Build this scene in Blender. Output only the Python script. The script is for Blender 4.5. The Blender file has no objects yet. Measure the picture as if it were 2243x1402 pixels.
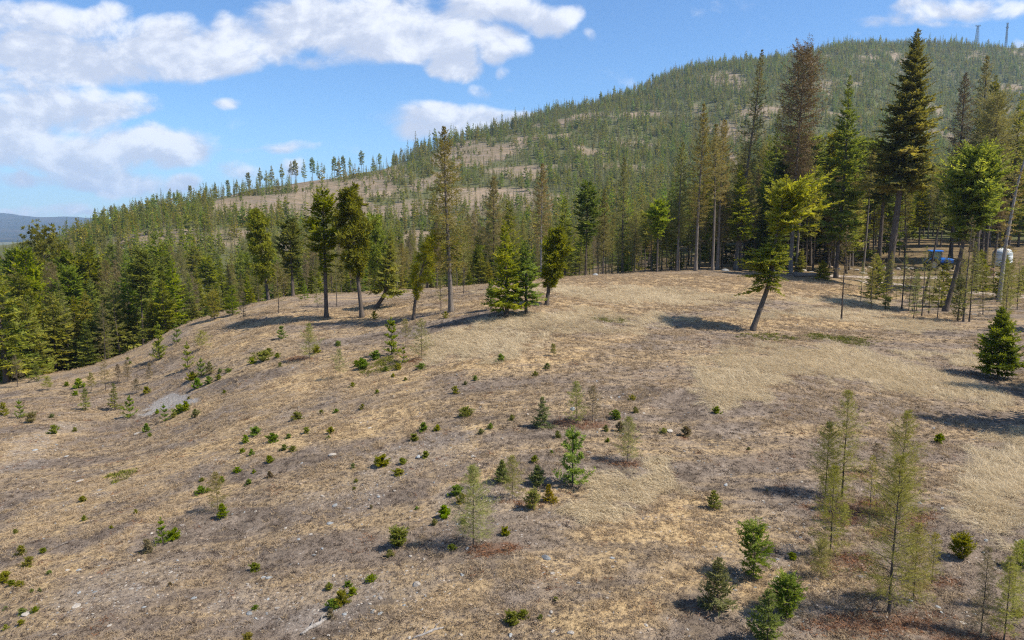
import bpy, math, random
import numpy as np
from mathutils import Vector, Matrix

SC = bpy.context.scene
COL = SC.collection
RNG = np.random.default_rng(7)
random.seed(7)

# ------------------------------------------------------------------ camera
FPX, PW, PH, HORIZON = 1602.0, 2243.0, 1402.0, 490.0
PITCH = math.atan((PH / 2 - HORIZON) / FPX)
cam = bpy.data.cameras.new('camera')
cam.sensor_width = 36.0
cam.lens = 36.0 * FPX / PW
cam.clip_start, cam.clip_end = 0.5, 30000.0
cam_ob = bpy.data.objects.new('camera', cam)
cam_ob.location = (0, 0, 0)
cam_ob.rotation_euler = (math.pi / 2 - PITCH, 0, 0)
COL.objects.link(cam_ob)
SC.camera = cam_ob

# ------------------------------------------------------------------ light
SUN_EL, SUN_AZ = math.radians(52), math.radians(-13)      # azimuth from +X towards +Y
SUN_DIR = Vector((math.cos(SUN_EL) * math.cos(SUN_AZ), math.cos(SUN_EL) * math.sin(SUN_AZ), math.sin(SUN_EL)))
sun = bpy.data.lights.new('sun', 'SUN')
sun.energy, sun.angle, sun.color = 3.8, math.radians(0.53), (1.0, 0.91, 0.78)
sun_ob = bpy.data.objects.new('sun', sun)
sun_ob.rotation_euler = SUN_DIR.to_track_quat('Z', 'Y').to_euler()
sun_ob.location = SUN_DIR * 400
COL.objects.link(sun_ob)
SC.view_settings.view_transform = 'Standard'
SC.view_settings.look = 'None'
SC.view_settings.exposure = 1.0
SC.view_settings.gamma = 1.0
SC.view_settings.use_curve_mapping = False
SC.cycles.max_bounces = 9
SC.cycles.diffuse_bounces = 6
SC.cycles.transmission_bounces = 6
SC.cycles.transparent_max_bounces = 8
SC.cycles.volume_bounces = 1
SC.cycles.use_denoising = False
SC.cycles.filter_width = 1.2

def pix_at(px, py):
    """photo pixel -> (X/Y, Z/Y) of its viewing direction"""
    cx, cy = (px - PW / 2) / FPX, (PH / 2 - py) / FPX
    Y = math.cos(PITCH) + cy * math.sin(PITCH)
    Z = cy * math.cos(PITCH) - math.sin(PITCH)
    return cx / Y, Z / Y

def to_pix(X, Y, Z):
    dep = Y * math.cos(PITCH) - Z * math.sin(PITCH)
    dep = np.where(dep > 0.1, dep, 0.1)
    return PW / 2 + FPX * X / dep, PH / 2 - FPX * (Y * math.sin(PITCH) + Z * math.cos(PITCH)) / dep

# ------------------------------------------------------------------ node helpers
class NT:
    def __init__(self, tree):
        self.t, self.n, self.l = tree, tree.nodes, tree.links
    def node(self, kind, **kw):
        n = self.n.new(kind)
        for k, v in kw.items(): setattr(n, k, v)
        return n
    def put(self, sock, v):
        if hasattr(v, 'is_linked') or isinstance(v, bpy.types.NodeSocket): self.l.new(v, sock)
        else: sock.default_value = v
    def math(self, op, a, b=0.0, c=0.0, clamp=False):
        n = self.node('ShaderNodeMath', operation=op, use_clamp=clamp)
        self.put(n.inputs[0], a); self.put(n.inputs[1], b); self.put(n.inputs[2], c)
        return n.outputs[0]
    def vmath(self, op, a, b=(0, 0, 0)):
        n = self.node('ShaderNodeVectorMath', operation=op)
        self.put(n.inputs[0], a); self.put(n.inputs[1], b)
        return n.outputs['Value'] if op in ('DOT_PRODUCT', 'LENGTH', 'DISTANCE') else n.outputs[0]
    def smooth(self, x, a, b, lo=0.0, hi=1.0):
        n = self.node('ShaderNodeMapRange', interpolation_type='SMOOTHSTEP')
        self.put(n.inputs[0], x)
        for i, v in enumerate((a, b, lo, hi)): self.put(n.inputs[1 + i], v)
        return n.outputs[0]
    def mix(self, f, a, b, mode='MIX'):
        n = self.node('ShaderNodeMix', data_type='RGBA', blend_type=mode)
        self.put(n.inputs[0], f); self.put(n.inputs[6], a); self.put(n.inputs[7], b)
        return n.outputs[2]
    def noise(self, vec, scale, detail=4.0, rough=0.55, dist=0.0, dim='3D'):
        n = self.node('ShaderNodeTexNoise', noise_dimensions=dim)
        if vec is not None: self.l.new(vec, n.inputs['Vector'])
        n.inputs['Scale'].default_value = scale; n.inputs['Detail'].default_value = detail
        n.inputs['Roughness'].default_value = rough; n.inputs['Distortion'].default_value = dist
        return n.outputs[0]
    def attr(self, name, kind='GEOMETRY'):
        n = self.node('ShaderNodeAttribute', attribute_name=name, attribute_type=kind)
        return n.outputs['Fac']
    def mapping(self, vec, rot=(0, 0, 0), scale=(1, 1, 1)):
        n = self.node('ShaderNodeMapping'); self.l.new(vec, n.inputs[0])
        n.inputs['Rotation'].default_value = rot; n.inputs['Scale'].default_value = scale
        return n.outputs[0]
    def ramp(self, f, stops):
        n = self.node('ShaderNodeValToRGB'); self.put(n.inputs[0], f)
        e = n.color_ramp.elements
        while len(e) < len(stops): e.new(0.5)
        for i, (p, c) in enumerate(stops): e[i].position, e[i].color = p, (*c, 1)
        return n.outputs[0]

def C4(c): return (c[0], c[1], c[2], 1.0)

# ------------------------------------------------------------------ sky with clouds
world = bpy.data.worlds.new('World'); SC.world = world; world.use_nodes = True
world.cycles.sampling_method = 'MANUAL'; world.cycles.sample_map_resolution = 128
N = NT(world.node_tree); N.n.clear()
CLOUDS = [  # photo position, radii, weight
    (60, 40, 210, 42, .8), (210, 20, 90, 22, .7), (70, 115, 150, 62, 1), (230, 130, 150, 60, 1), (340, 110, 160, 70, 1.1),
    (480, 105, 190, 52, 1), (600, 95, 90, 38, .8), (690, 45, 150, 62, 1.1), (820, 55, 190, 75, 1.1), (960, 70, 110, 50, 1),
    (1080, 20, 120, 48, 1), (1190, 38, 75, 38, 1), (1090, 100, 62, 40, .9), (992, 138, 66, 38, 1.1), (320, 160, 100, 30, .8),
    (110, 235, 190, 62, 1), (250, 235, 90, 32, .8), (20, 180, 90, 40, .8), (330, 320, 155, 52, 1.15), (180, 340, 160, 50, 1),
    (40, 310, 130, 45, 1), (240, 392, 150, 30, .9), (400, 405, 45, 24, .8), (30, 260, 120, 40, .9),
    (1000, 268, 165, 40, 1), (950, 285, 90, 30, .8), (1150, 262, 90, 22, .8), (960, 255, 60, 26, .8),
    (115, 462, 80, 22, .85), (190, 470, 40, 12, .6), (20, 466, 30, 8, .4), (525, 372, 34, 26, .6), (625, 358, 28, 16, .5),
    (505, 213, 46, 12, .5), (595, 320, 85, 9, .42), (1045, 205, 28, 18, .4), (1298, 72, 20, 12, .4), (1110, 155, 16, 12, .35),
    (1960, 35, 110, 14, .42), (2090, 18, 150, 22, .6), (2200, 12, 90, 20, .5), (2085, 48, 60, 8, .3), (2240, 90, 16, 14, .4),
    (640, 130, 170, 22, .5), (300, 60, 150, 30, .6), (90, 390, 120, 22, .7), (210, 360, 120, 30, .9), (60, 350, 90, 24, .7), (860, 95, 170, 40, .9), (560, 60, 120, 40, .8)]
tc = N.node('ShaderNodeTexCoord')
sep = N.node('ShaderNodeSeparateXYZ'); N.l.new(tc.outputs['Generated'], sep.inputs[0])
ysafe = N.math('MAXIMUM', sep.outputs[1], 0.12)
u, v = N.math('DIVIDE', sep.outputs[0], ysafe), N.math('DIVIDE', sep.outputs[2], ysafe)

wn = N.node('ShaderNodeTexNoise')
comb = N.node('ShaderNodeCombineXYZ'); N.l.new(u, comb.inputs[0]); N.l.new(v, comb.inputs[1])
P = comb.outputs[0]
N.l.new(P, wn.inputs['Vector']); wn.inputs['Scale'].default_value = 9.0; wn.inputs['Detail'].default_value = 3.0
Pw = N.vmath('ADD', P, N.vmath('MULTIPLY', N.vmath('SUBTRACT', wn.outputs[1], (.5, .5, .5)), (.09, .05, 0)))
acc = num = den = None
for (bx, by, rx, ry, w) in CLOUDS:
    a_, t_ = pix_at(bx, by)
    q = N.vmath('MULTIPLY', N.vmath('SUBTRACT', Pw, (a_, t_, 0)), (FPX / (rx * 1.12), FPX / (ry * 1.12), 0))
    val = N.math('MULTIPLY', N.math('MAXIMUM', N.math('SUBTRACT', 1.0, N.vmath('DOT_PRODUCT', q, q)), -1.0), w)
    pos = N.math('MAXIMUM', N.math('ADD', val, .25), 0.0)
    # height inside the cloud: tops catch the sun, undersides stay grey
    hq = N.math('MULTIPLY', pos, N.vmath('DOT_PRODUCT', q, (.45, .9, 0)))
    if acc is None: acc, num, den = val, hq, pos
    else:
        n = N.node('ShaderNodeMath', operation='SMOOTH_MAX'); N.put(n.inputs[0], acc); N.put(n.inputs[1], val); n.inputs[2].default_value = .25
        acc = n.outputs[0]; num = N.math('ADD', num, hq); den = N.math('ADD', den, pos)
hy = N.math('DIVIDE', num, N.math('ADD', den, .05))
Ps = N.vmath('MULTIPLY', P, (1, 1.5, 1))
f1 = N.noise(Ps, 11.0, 9.0, .62, .3)
f2 = N.noise(N.vmath('ADD', Ps, (.016, .030, 0)), 11.0, 5.0, .58, .3)
vor = N.node('ShaderNodeTexVoronoi', feature='SMOOTH_F1'); N.l.new(N.vmath('ADD', Ps, N.vmath('MULTIPLY', wn.outputs[1], (.05, .05, 0))), vor.inputs['Vector'])
vor.inputs['Scale'].default_value = 26.0; vor.inputs['Smoothness'].default_value = .6
puff = N.math('MULTIPLY', N.math('SUBTRACT', .42, vor.outputs['Distance']), .55)
d0 = N.math('ADD', N.math('ADD', acc, N.math('MULTIPLY', N.math('SUBTRACT', f1, .5), 2.0)), puff)
fronty = N.smooth(sep.outputs[1], .14, .34)
# the rest of the sky: broken cumulus, its unseen cover thickened to lighten shadows
zs = N.math('ADD', N.math('ABSOLUTE', sep.outputs[2]), .12)
c2 = N.node('ShaderNodeCombineXYZ'); N.l.new(N.math('DIVIDE', sep.outputs[0], zs), c2.inputs[0]); N.l.new(N.math('DIVIDE', sep.outputs[1], zs), c2.inputs[1])
b0 = N.math('MULTIPLY', N.math('SUBTRACT', N.noise(c2.outputs[0], 1.1, 6, .55, .2), .50), 5.0)
mx = N.node('ShaderNodeMix'); N.put(mx.inputs[0], fronty); N.put(mx.inputs[2], b0); N.put(mx.inputs[3], d0)
dens = mx.outputs[0]
alpha = N.math('MULTIPLY', N.smooth(dens, -.06, .72), .95)
shade = N.math('ADD', N.math('MULTIPLY', hy, .55), N.math('MULTIPLY', N.math('SUBTRACT', f1, f2), 3.2))
lit = N.smooth(N.math('ADD', shade, N.math('MULTIPLY', N.math('SUBTRACT', f1, .5), .5)), -.38, .62)
SKY_K = .15
cloud = N.mix(lit, (2.15, 2.35, 2.85, 1), (3.4, 3.5, 3.75, 1))
sky = N.node('ShaderNodeTexSky', sky_type='NISHITA')
sky.sun_disc = False
sky.sun_elevation = SUN_EL
sky.sun_rotation = math.pi / 2 - SUN_AZ
sky.altitude, sky.air_density, sky.dust_density, sky.ozone_density = 900.0, 1.0, .6, 1.6
skyc = N.mix(1.0, sky.outputs[0], (.315, .455, .59, 1), 'MULTIPLY')
out = N.node('ShaderNodeOutputWorld'); bg = N.node('ShaderNodeBackground')
N.l.new(N.mix(alpha, skyc, cloud), bg.inputs[0]); bg.inputs[1].default_value = SKY_K
N.l.new(bg.outputs[0], out.inputs[0])

# ------------------------------------------------------------------ terrain
CTRL = []   # (azimuth, ln r, z / r)
def ctl(px, py, Y):
    a, t = pix_at(px, py); r = Y * math.hypot(1, a)
    CTRL.append((math.atan(a), math.log(r), t * Y / r))
def ctz(px, Y, z):
    a, _ = pix_at(px, HORIZON); r = Y * math.hypot(1, a)
    CTRL.append((math.atan(a), math.log(r), z / r))
for p in [(1121, 1402, 16.5), (0, 1402, 18), (2243, 1402, 16), (560, 1402, 17.2), (1680, 1402, 16.2),
          (1121, 1200, 20.3), (1121, 1000, 26.6), (1121, 850, 34.5), (1121, 690, 48), (0, 1200, 25), (0, 1000, 36), (0, 845, 58),
          (500, 1200, 22.5), (500, 1000, 31), (500, 850, 43), (250, 790, 62), (400, 715, 64), (500, 688, 66), (620, 655, 70), (800, 645, 72),
          (1000, 630, 74), (1150, 618, 77), (1300, 605, 80), (1560, 595, 86), (1750, 597, 94), (1840, 610, 88), (1945, 638, 82), (2050, 588, 104),
          (1650, 725, 48), (2243, 690, 60), (2243, 850, 38), (1700, 850, 34.5), (1700, 1000, 27), (2243, 1000, 28), (2243, 1200, 20),
          (800, 760, 47), (300, 900, 46), (1400, 690, 52), (2200, 535, 140), (1850, 550, 130), (2100, 560, 118),
          # crest of the hill
          (300, 472, 450), (600, 412, 600), (850, 366, 750), (1200, 254, 950), (1500, 165, 1150), (1850, 106, 1350), (2100, 98, 1450), (2243, 108, 1500),
          (450, 440, 520), (1020, 310, 850), (2600, 150, 1600), (3200, 260, 1700),
          # its face
          (600, 468, 380), (1000, 500, 350), (1121, 350, 650), (1500, 450, 400), (1500, 300, 750), (2100, 350, 700), (2100, 230, 1050), (800, 440, 480),
          (2600, 350, 700)]: ctl(*p)
for p in [(-600, 20, -13.5), (-600, 60, -17), (0, 9, -10.9), (1121, 9, -10.6), (2243, 9, -9.9), (1121, 4, -11), (2900, 20, -9.2), (2900, 60, -7.2), (0, 4, -11), (2243, 4, -10.5),
          (0, 80, -17.5), (0, 110, -22), (0, 150, -24), (0, 220, -25), (0, 350, -20), (0, 600, -20), (250, 85, -17), (250, 120, -20), (250, 200, -14), (250, 300, -5),
          (600, 85, -9.5), (600, 110, -14), (600, 160, -18), (600, 250, -8), (1000, 90, -8), (1121, 110, -10), (1121, 160, -13), (1121, 250, -8),
          (1600, 130, -6.5), (1600, 200, -5), (1600, 300, 2), (2200, 200, 1), (2200, 300, 12), (2900, 120, -4), (2900, 200, 2), (-600, 150, -28), (-600, 400, -30), (-600, 1000, -40),
          # behind the crest, then the floor of the next valley
          (0, 1200, -60), (300, 800, -30), (600, 1000, -20), (850, 1150, 0), (1200, 1500, 60), (1500, 1800, 120), (1850, 2100, 190), (2243, 2300, 200), (2900, 2500, 150),
          (0, 3500, -80), (600, 3500, -80), (1121, 3500, -60), (1700, 3500, -20), (2243, 3500, 0), (-600, 3500, -80), (2900, 3500, 0)]: ctz(*p)
for px in (-800, -300, 0, 75, 150, 260, 500, 1121, 1700, 2243, 3000):
    ctl(px, 471 + max(0, min(px, 400)) * .05 + (3 if px == 75 else 0), 7000); ctz(px, 9500, -40); ctz(px, 5200, -40)
CTRL = np.array(CTRL)
AZK = 2.6
def _tps(d2): return np.where(d2 > 1e-12, .5 * d2 * np.log(np.maximum(d2, 1e-12)), 0.0)
_q = np.column_stack([CTRL[:, 0] * AZK, CTRL[:, 1]])
_K = _tps(((_q[:, None] - _q[None]) ** 2).sum(-1)) + np.eye(len(_q)) * 2e-3
_A = np.column_stack([np.ones(len(_q)), _q])
_S = np.linalg.solve(np.block([[_K, _A], [_A.T, np.zeros((3, 3))]]), np.concatenate([CTRL[:, 2], np.zeros(3)]))
AZ_MAX = 1.0
def _sm(x, a, b):
    t = np.clip((x - a) / (b - a), 0, 1); return t * t * (3 - 2 * t)
def _hash_noise(x, y, seed=0):
    xi, yi = np.floor(x).astype(np.int64), np.floor(y).astype(np.int64)
    fx, fy = x - xi, y - yi
    fx, fy = fx * fx * (3 - 2 * fx), fy * fy * (3 - 2 * fy)
    def h(i, j):
        k = (i * 374761393 + j * 668265263 + seed * 1442695041) & 0xffffffff
        k = ((k ^ (k >> 13)) * 1274126177) & 0xffffffff
        return ((k ^ (k >> 16)) & 0xffff) / 65535.0
    return (h(xi, yi) * (1 - fx) + h(xi + 1, yi) * fx) * (1 - fy) + (h(xi, yi + 1) * (1 - fx) + h(xi + 1, yi + 1) * fx) * fy
def fbm(x, y, o=4, seed=0):
    s, a = 0.0, .5
    for i in range(o):
        s = s + a * _hash_noise(x, y, seed + i); x, y, a = x * 2.03 + 7.1, y * 2.03 + 3.7, a * .5
    return s / (1 - .5 ** o)
def height(X, Y):
    X, Y = np.asarray(X, float), np.asarray(Y, float)
    shp = np.broadcast(X, Y).shape
    X, Y = np.broadcast_to(X, shp).ravel(), np.broadcast_to(Y, shp).ravel()
    az, r = np.arctan2(X, Y), np.maximum(np.hypot(X, Y), 4.0)
    res = np.empty(len(az))
    azc = np.clip(az, -AZ_MAX, AZ_MAX)
    back = np.where(np.abs(az) > AZ_MAX, (np.abs(az) - AZ_MAX) / (math.pi - AZ_MAX), 0) * .5
    def ev(a, lr):
        o = np.empty(len(a))
        for i in range(0, len(a), 20000):
            q = np.column_stack([a[i:i + 20000] * AZK, lr[i:i + 20000]])
            d2 = ((q[:, None] - _q[None]) ** 2).sum(-1)
            o[i:i + 20000] = _tps(d2) @ _S[:-3] + _S[-3] + q @ _S[-2:]
        return o
    lr = np.log(r)
    res = ev(azc, lr)
    m = back > 0
    if m.any(): res[m] = res[m] * (1 - back[m]) + back[m] * ev(-azc[m], lr[m])
    z = res * r
    amp = np.clip(r / 60, .25, 1)
    near = 1 - _sm(r, 95, 150)
    z = z + near * amp * .42 * (fbm(X / 6.0, Y / 6.0, 3, 5) - .5) + near * .10 * (fbm(X / 1.1, Y / 1.1, 3, 9) - .5)
    far = _sm(r, 180, 500)
    z = z + far * (fbm(X / 90.0, Y / 90.0, 4, 11) - .5) * np.clip(r / 60, 0, 14)
    z = z + _sm(r, 4500, 6500) * (fbm(X / 700.0, Y / 700.0, 5, 21) - .5) * 60
    return z.reshape(shp)
def h1(x, y): return float(height(np.array([x]), np.array([y]))[0])

_YS = np.exp(np.linspace(math.log(9), math.log(2200), 1600))
def hit(px, py):
    """where the ray through a photo pixel meets the ground"""
    a, t = pix_at(px, py)
    z = height(a * _YS, _YS)
    k = np.argmax(z >= t * _YS)
    if z[k] < t * _YS[k]: k = int(np.argmin(np.abs(np.where(_YS < 120, t * _YS - z, 1e9))))
    if k > 0:
        d0, d1 = t * _YS[k - 1] - z[k - 1], t * _YS[k] - z[k]
        f = d0 / (d0 - d1) if d0 > 0 >= d1 else 1.0
        Y = _YS[k - 1] + (_YS[k] - _YS[k - 1]) * f
    else: Y = _YS[0]
    return a * Y, Y, h1(a * Y, Y)
def at(px, Y):
    a, _ = pix_at(px, HORIZON + 60)
    return a * Y, Y, h1(a * Y, Y)

# ------------------------------------------------------------------ mesh and object helpers
def mesh_from(name, verts, quads=None, tris=None, mats=(), tone=None, smooth=False, midx=None):
    me = bpy.data.meshes.new(name)
    verts = np.asarray(verts, np.float32).reshape(-1, 3)
    parts, sizes = [], []
    if quads is not None and len(quads): parts.append(np.asarray(quads, np.int32).ravel()); sizes.append(np.full(len(quads), 4, np.int32))
    if tris is not None and len(tris): parts.append(np.asarray(tris, np.int32).ravel()); sizes.append(np.full(len(tris), 3, np.int32))
    loops = np.concatenate(parts); sizes = np.concatenate(sizes)
    starts = np.concatenate([[0], np.cumsum(sizes)[:-1]]).astype(np.int32)
    me.vertices.add(len(verts)); me.vertices.foreach_set('co', verts.ravel())
    me.loops.add(len(loops)); me.loops.foreach_set('vertex_index', loops)
    me.polygons.add(len(sizes)); me.polygons.foreach_set('loop_start', starts)
    me.polygons.foreach_set('use_smooth', np.full(len(sizes), smooth, bool))
    if midx is not None: me.polygons.foreach_set('material_index', np.asarray(midx, np.int32))
    for m in mats: me.materials.append(m)
    if tone is not None:
        a = me.attributes.new('tone', 'FLOAT', 'POINT'); a.data.foreach_set('value', np.asarray(tone, np.float32))
    me.update(calc_edges=True)
    return me

class MB:
    """collects pieces of one mesh"""
    def __init__(self): self.v, self.q, self.t, self.tn, self.n = [], [], [], [], 0
    def add(self, v, q=None, t=None, tone=0.5):
        v = np.asarray(v, float).reshape(-1, 3)
        self.v.append(v)
        if q is not None and len(q): self.q.append(np.asarray(q) + self.n)
        if t is not None and len(t): self.t.append(np.asarray(t) + self.n)
        self.tn.append(np.broadcast_to(np.asarray(tone, float), (len(v),)))
        self.n += len(v); return self
    def box(self, c, s, rz=0.0, tone=.5):
        x, y, z = s[0] / 2, s[1] / 2, s[2] / 2
        v = np.array([[-x, -y, -z], [x, -y, -z], [x, y, -z], [-x, y, -z], [-x, -y, z], [x, -y, z], [x, y, z], [-x, y, z]])
        if rz: v = v @ np.array([[math.cos(rz), math.sin(rz), 0], [-math.sin(rz), math.cos(rz), 0], [0, 0, 1]])
        return self.add(v + np.array(c), [[0, 3, 2, 1], [4, 5, 6, 7], [0, 1, 5, 4], [1, 2, 6, 5], [2, 3, 7, 6], [3, 0, 4, 7]], tone=tone)
    def tube(self, pts, rad, k=6, tone=.5, cap=True):
        v, q = tubes(np.asarray(pts, float)[None], np.asarray(rad, float)[None], k)
        self.add(v, q, tone=tone)
        if cap:
            n0 = self.n - len(v); m = len(pts)
            self.t.append(np.array([[n0 + (m - 1) * k, n0 + (m - 1) * k + i, n0 + (m - 1) * k + i + 1] for i in range(1, k - 1)]))
            self.t.append(np.array([[n0, n0 + i + 1, n0 + i] for i in range(1, k - 1)]))
        return self
    def lathe(self, c, prof, k=16, axis='Z', tone=.5):
        """prof: list of (radius, height)"""
        a = np.arange(k) * 2 * math.pi / k; v = []
        for r, h in prof:
            p = np.column_stack([r * np.cos(a), r * np.sin(a), np.full(k, h)])
            if axis == 'Y': p = p[:, [0, 2, 1]] * (1, 1, -1)
            v.append(p)
        v = np.concatenate(v) + np.array(c); q = []
        for i in range(len(prof) - 1):
            for j in range(k): q.append([i * k + j, i * k + (j + 1) % k, (i + 1) * k + (j + 1) % k, (i + 1) * k + j])
        return self.add(v, q, tone=tone)
    def mesh(self, name, mats, smooth=False):
        return mesh_from(name, np.concatenate(self.v), np.concatenate(self.q) if self.q else None, np.concatenate(self.t) if self.t else None,
                         mats if isinstance(mats, (list, tuple)) else [mats], np.concatenate(self.tn), smooth)

def norm(v): return v / np.maximum(np.linalg.norm(v, axis=-1, keepdims=True), 1e-9)
def tubes(P, R, k=3):
    """P (B,n,3) centre lines, R (B,n) radii -> verts, quads"""
    B, n, _ = P.shape
    T = np.gradient(P, axis=1); T = norm(T)
    ref = np.where(np.abs(T[:, :1, 2:3]) < .8, np.array([0, 0, 1.0]), np.array([1.0, 0, 0]))
    S = norm(np.cross(T, np.broadcast_to(ref, T.shape))); U = np.cross(S, T)
    a = np.arange(k) * 2 * math.pi / k
    V = P[:, :, None] + R[:, :, None, None] * (np.cos(a)[:, None] * S[:, :, None] + np.sin(a)[:, None] * U[:, :, None])
    idx = np.arange(B * n * k).reshape(B, n, k); nx = np.roll(idx, -1, axis=2)
    q = np.stack([idx[:, :-1], nx[:, :-1], nx[:, 1:], idx[:, 1:]], -1).reshape(-1, 4)
    return V.reshape(-1, 3), q
def kites(o, d, up, L, W, fold=.25, belly=.45):
    """small pointed blades: base o, direction d, lying in the plane with normal up"""
    d = norm(d); s = norm(np.cross(d, up)); n = np.cross(s, d)
    L, W = L[:, None], W[:, None]
    mid = o + d * L * belly
    v = np.stack([o, mid + s * W - n * W * fold, o + d * L, mid - s * W - n * W * fold], 1)
    return v.reshape(-1, 3), np.arange(len(o) * 4).reshape(-1, 4)

def link(name, data, parent=None, label=None, cat=None, group=None, kind=None):
    o = bpy.data.objects.new(name, data); COL.objects.link(o)
    if parent is not None: o.parent = parent
    if label: o['label'] = label
    if cat: o['category'] = cat
    if group: o['group'] = group
    if kind: o['kind'] = kind
    return o
def place(o, loc, rz=0.0, s=1.0, tilt=(0, 0)):
    o.location = loc; o.rotation_euler = (tilt[0], tilt[1], rz); o.scale = (s, s, s) if np.isscalar(s) else s
    return o

# ------------------------------------------------------------------ materials
def new_mat(name):
    m = bpy.data.materials.new(name); m.use_nodes = True
    t = NT(m.node_tree); t.n.clear()
    t.out = t.node('ShaderNodeOutputMaterial')
    return m, t
def principled(t, color, rough=.8, spec=.3, metal=0.0, normal=None):
    b = t.node('ShaderNodeBsdfPrincipled')
    t.put(b.inputs['Base Color'], color); t.put(b.inputs['Roughness'], rough); t.put(b.inputs['Specular IOR Level'], spec); t.put(b.inputs['Metallic'], metal)
    if normal is not None: t.l.new(normal, b.inputs['Normal'])
    return b.outputs[0]
def bump(t, h, strength=.5, dist=.02):
    n = t.node('ShaderNodeBump'); t.l.new(h, n.inputs['Height']); n.inputs['Strength'].default_value = strength; n.inputs['Distance'].default_value = dist
    return n.outputs[0]
def foliage_mat(name, dark, mid, light, trans=.3, hue=.10):
    m, t = new_mat(name)
    tone = t.attr('tone')
    inf = t.node('ShaderNodeObjectInfo')
    tone = t.math('ADD', tone, t.math('MULTIPLY', t.math('SUBTRACT', inf.outputs['Random'], .5), .34), clamp=True)
    c = t.ramp(tone, [(0.0, dark), (.5, mid), (1.0, light)])
    hs = t.node('ShaderNodeHueSaturation'); t.put(hs.inputs['Color'], c)
    r2 = t.math('FRACT', t.math('MULTIPLY', inf.outputs['Random'], 7.31))
    t.put(hs.inputs['Hue'], t.math('ADD', .5, t.math('MULTIPLY', t.math('SUBTRACT', r2, .5), hue)))
    t.put(hs.inputs['Saturation'], t.math('ADD', .85, t.math('MULTIPLY', t.math('FRACT', t.math('MULTIPLY', inf.outputs['Random'], 13.7)), .25)))
    c = hs.outputs[0]
    tr = t.node('ShaderNodeBsdfTranslucent'); t.put(tr.inputs[0], t.mix(1.0, c, (1.15, 1.1, .6, 1), 'MULTIPLY'))
    mx = t.node('ShaderNodeMixShader'); mx.inputs[0].default_value = trans
    t.l.new(principled(t, c, .62, .22), mx.inputs[1]); t.l.new(tr.outputs[0], mx.inputs[2])
    t.l.new(mx.outputs[0], t.out.inputs[0]); return m
def bark_mat(name, a, b, scale=3.0):
    m, t = new_mat(name)
    tc = t.node('ShaderNodeTexCoord')
    n = t.noise(t.mapping(tc.outputs['Object'], scale=(scale * 3, scale * 3, scale * .5)), 1.0, 5, .65)
    n2 = t.noise(tc.outputs['Object'], .35, 2)
    inf = t.node('ShaderNodeObjectInfo')
    c = t.mix(t.smooth(t.math('ADD', n, t.math('MULTIPLY', t.math('SUBTRACT', n2, .5), .5)), .3, .7), C4(a), C4(b))
    c = t.mix(t.math('MULTIPLY', inf.outputs['Random'], .35), c, (.19, .17, .15, 1))
    t.l.new(principled(t, c, .9, .15, normal=bump(t, n, .9, .06)), t.out.inputs[0]); return m
def plain(name, c, rough=.5, metal=0.0, spec=.5, var=.12, scale=6.0):
    m, t = new_mat(name)
    tc = t.node('ShaderNodeTexCoord'); n = t.noise(tc.outputs['Object'], scale, 4, .6)
    col = t.mix(n, C4([x * (1 - var) for x in c]), C4([min(1, x * (1 + var)) for x in c]))
    t.l.new(principled(t, col, rough, spec, metal), t.out.inputs[0]); return m

M_FIR = foliage_mat('fir_needles', (0.092, 0.113, 0.011), (0.247, 0.270, 0.020), (0.460, 0.432, 0.031), .50, .06)
M_FIRGREEN = foliage_mat('green_fir_needles', (0.086, 0.124, 0.013), (0.230, 0.286, 0.023), (0.431, 0.437, 0.036), .50, .05)
M_PINE = foliage_mat('pine_needles', (.095, .110, .011), (.250, .270, .021), (.440, .430, .028), .50, .05)
M_DARKFIR = foliage_mat('dark_fir_needles', (0.057, 0.086, 0.012), (0.161, 0.194, 0.021), (0.333, 0.335, 0.032), .50, .05)
M_LARCH = foliage_mat('larch_twigs', (.135, .108, .038), (.275, .232, .085), (.405, .345, .135), .48, .05)
M_LARCHOLIVE = foliage_mat('olive_larch_twigs', (.125, .122, .036), (.260, .250, .076), (.400, .375, .120), .48, .05)
M_LARCHRUST = foliage_mat('rusty_larch_twigs', (0.104, 0.074, 0.037), (0.224, 0.171, 0.084), (0.316, 0.258, 0.129), .22, .03)
M_SAPLING = foliage_mat('larch_sapling_twigs', (.150, .150, .030), (.300, .290, .060), (.440, .405, .095), .35, .05)
M_YPINE = foliage_mat('young_pine_needles', (.085, .150, .012), (.215, .300, .022), (.400, .430, .040), .50, .04)
M_SEED = foliage_mat('seedling_needles', (.085, .120, .012), (.220, .260, .025), (.400, .400, .040), .50, .07)
M_GREYSEED = foliage_mat('greyish_needles', (0.099, 0.122, 0.038), (0.215, 0.236, 0.072), (0.361, 0.361, 0.115), .48, .05)
M_YELLOWSEED = foliage_mat('yellow_needles', (0.131, 0.119, 0.011), (0.280, 0.245, 0.021), (0.420, 0.350, 0.035), .48, .04)
M_FARFIR = foliage_mat('hill_fir_needles', (0.109, 0.140, 0.022), (0.276, 0.297, 0.036), (0.460, 0.432, 0.059), .45, .09)
M_FARLARCH = foliage_mat('hill_larch_twigs', (.130, .145, .050), (.255, .260, .085), (.380, .360, .125), .45, .06)
M_BARK = bark_mat('bark', (.045, .035, .028), (.135, .105, .082))
M_BARKPALE = bark_mat('pale_bark', (.10, .085, .07), (.25, .21, .175))
M_DEADWOOD = bark_mat('weathered_wood', (.22, .20, .18), (.46, .43, .40), 6)
M_TWIG = bark_mat('branch_bark', (.05, .04, .03), (.11, .09, .07))

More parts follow.
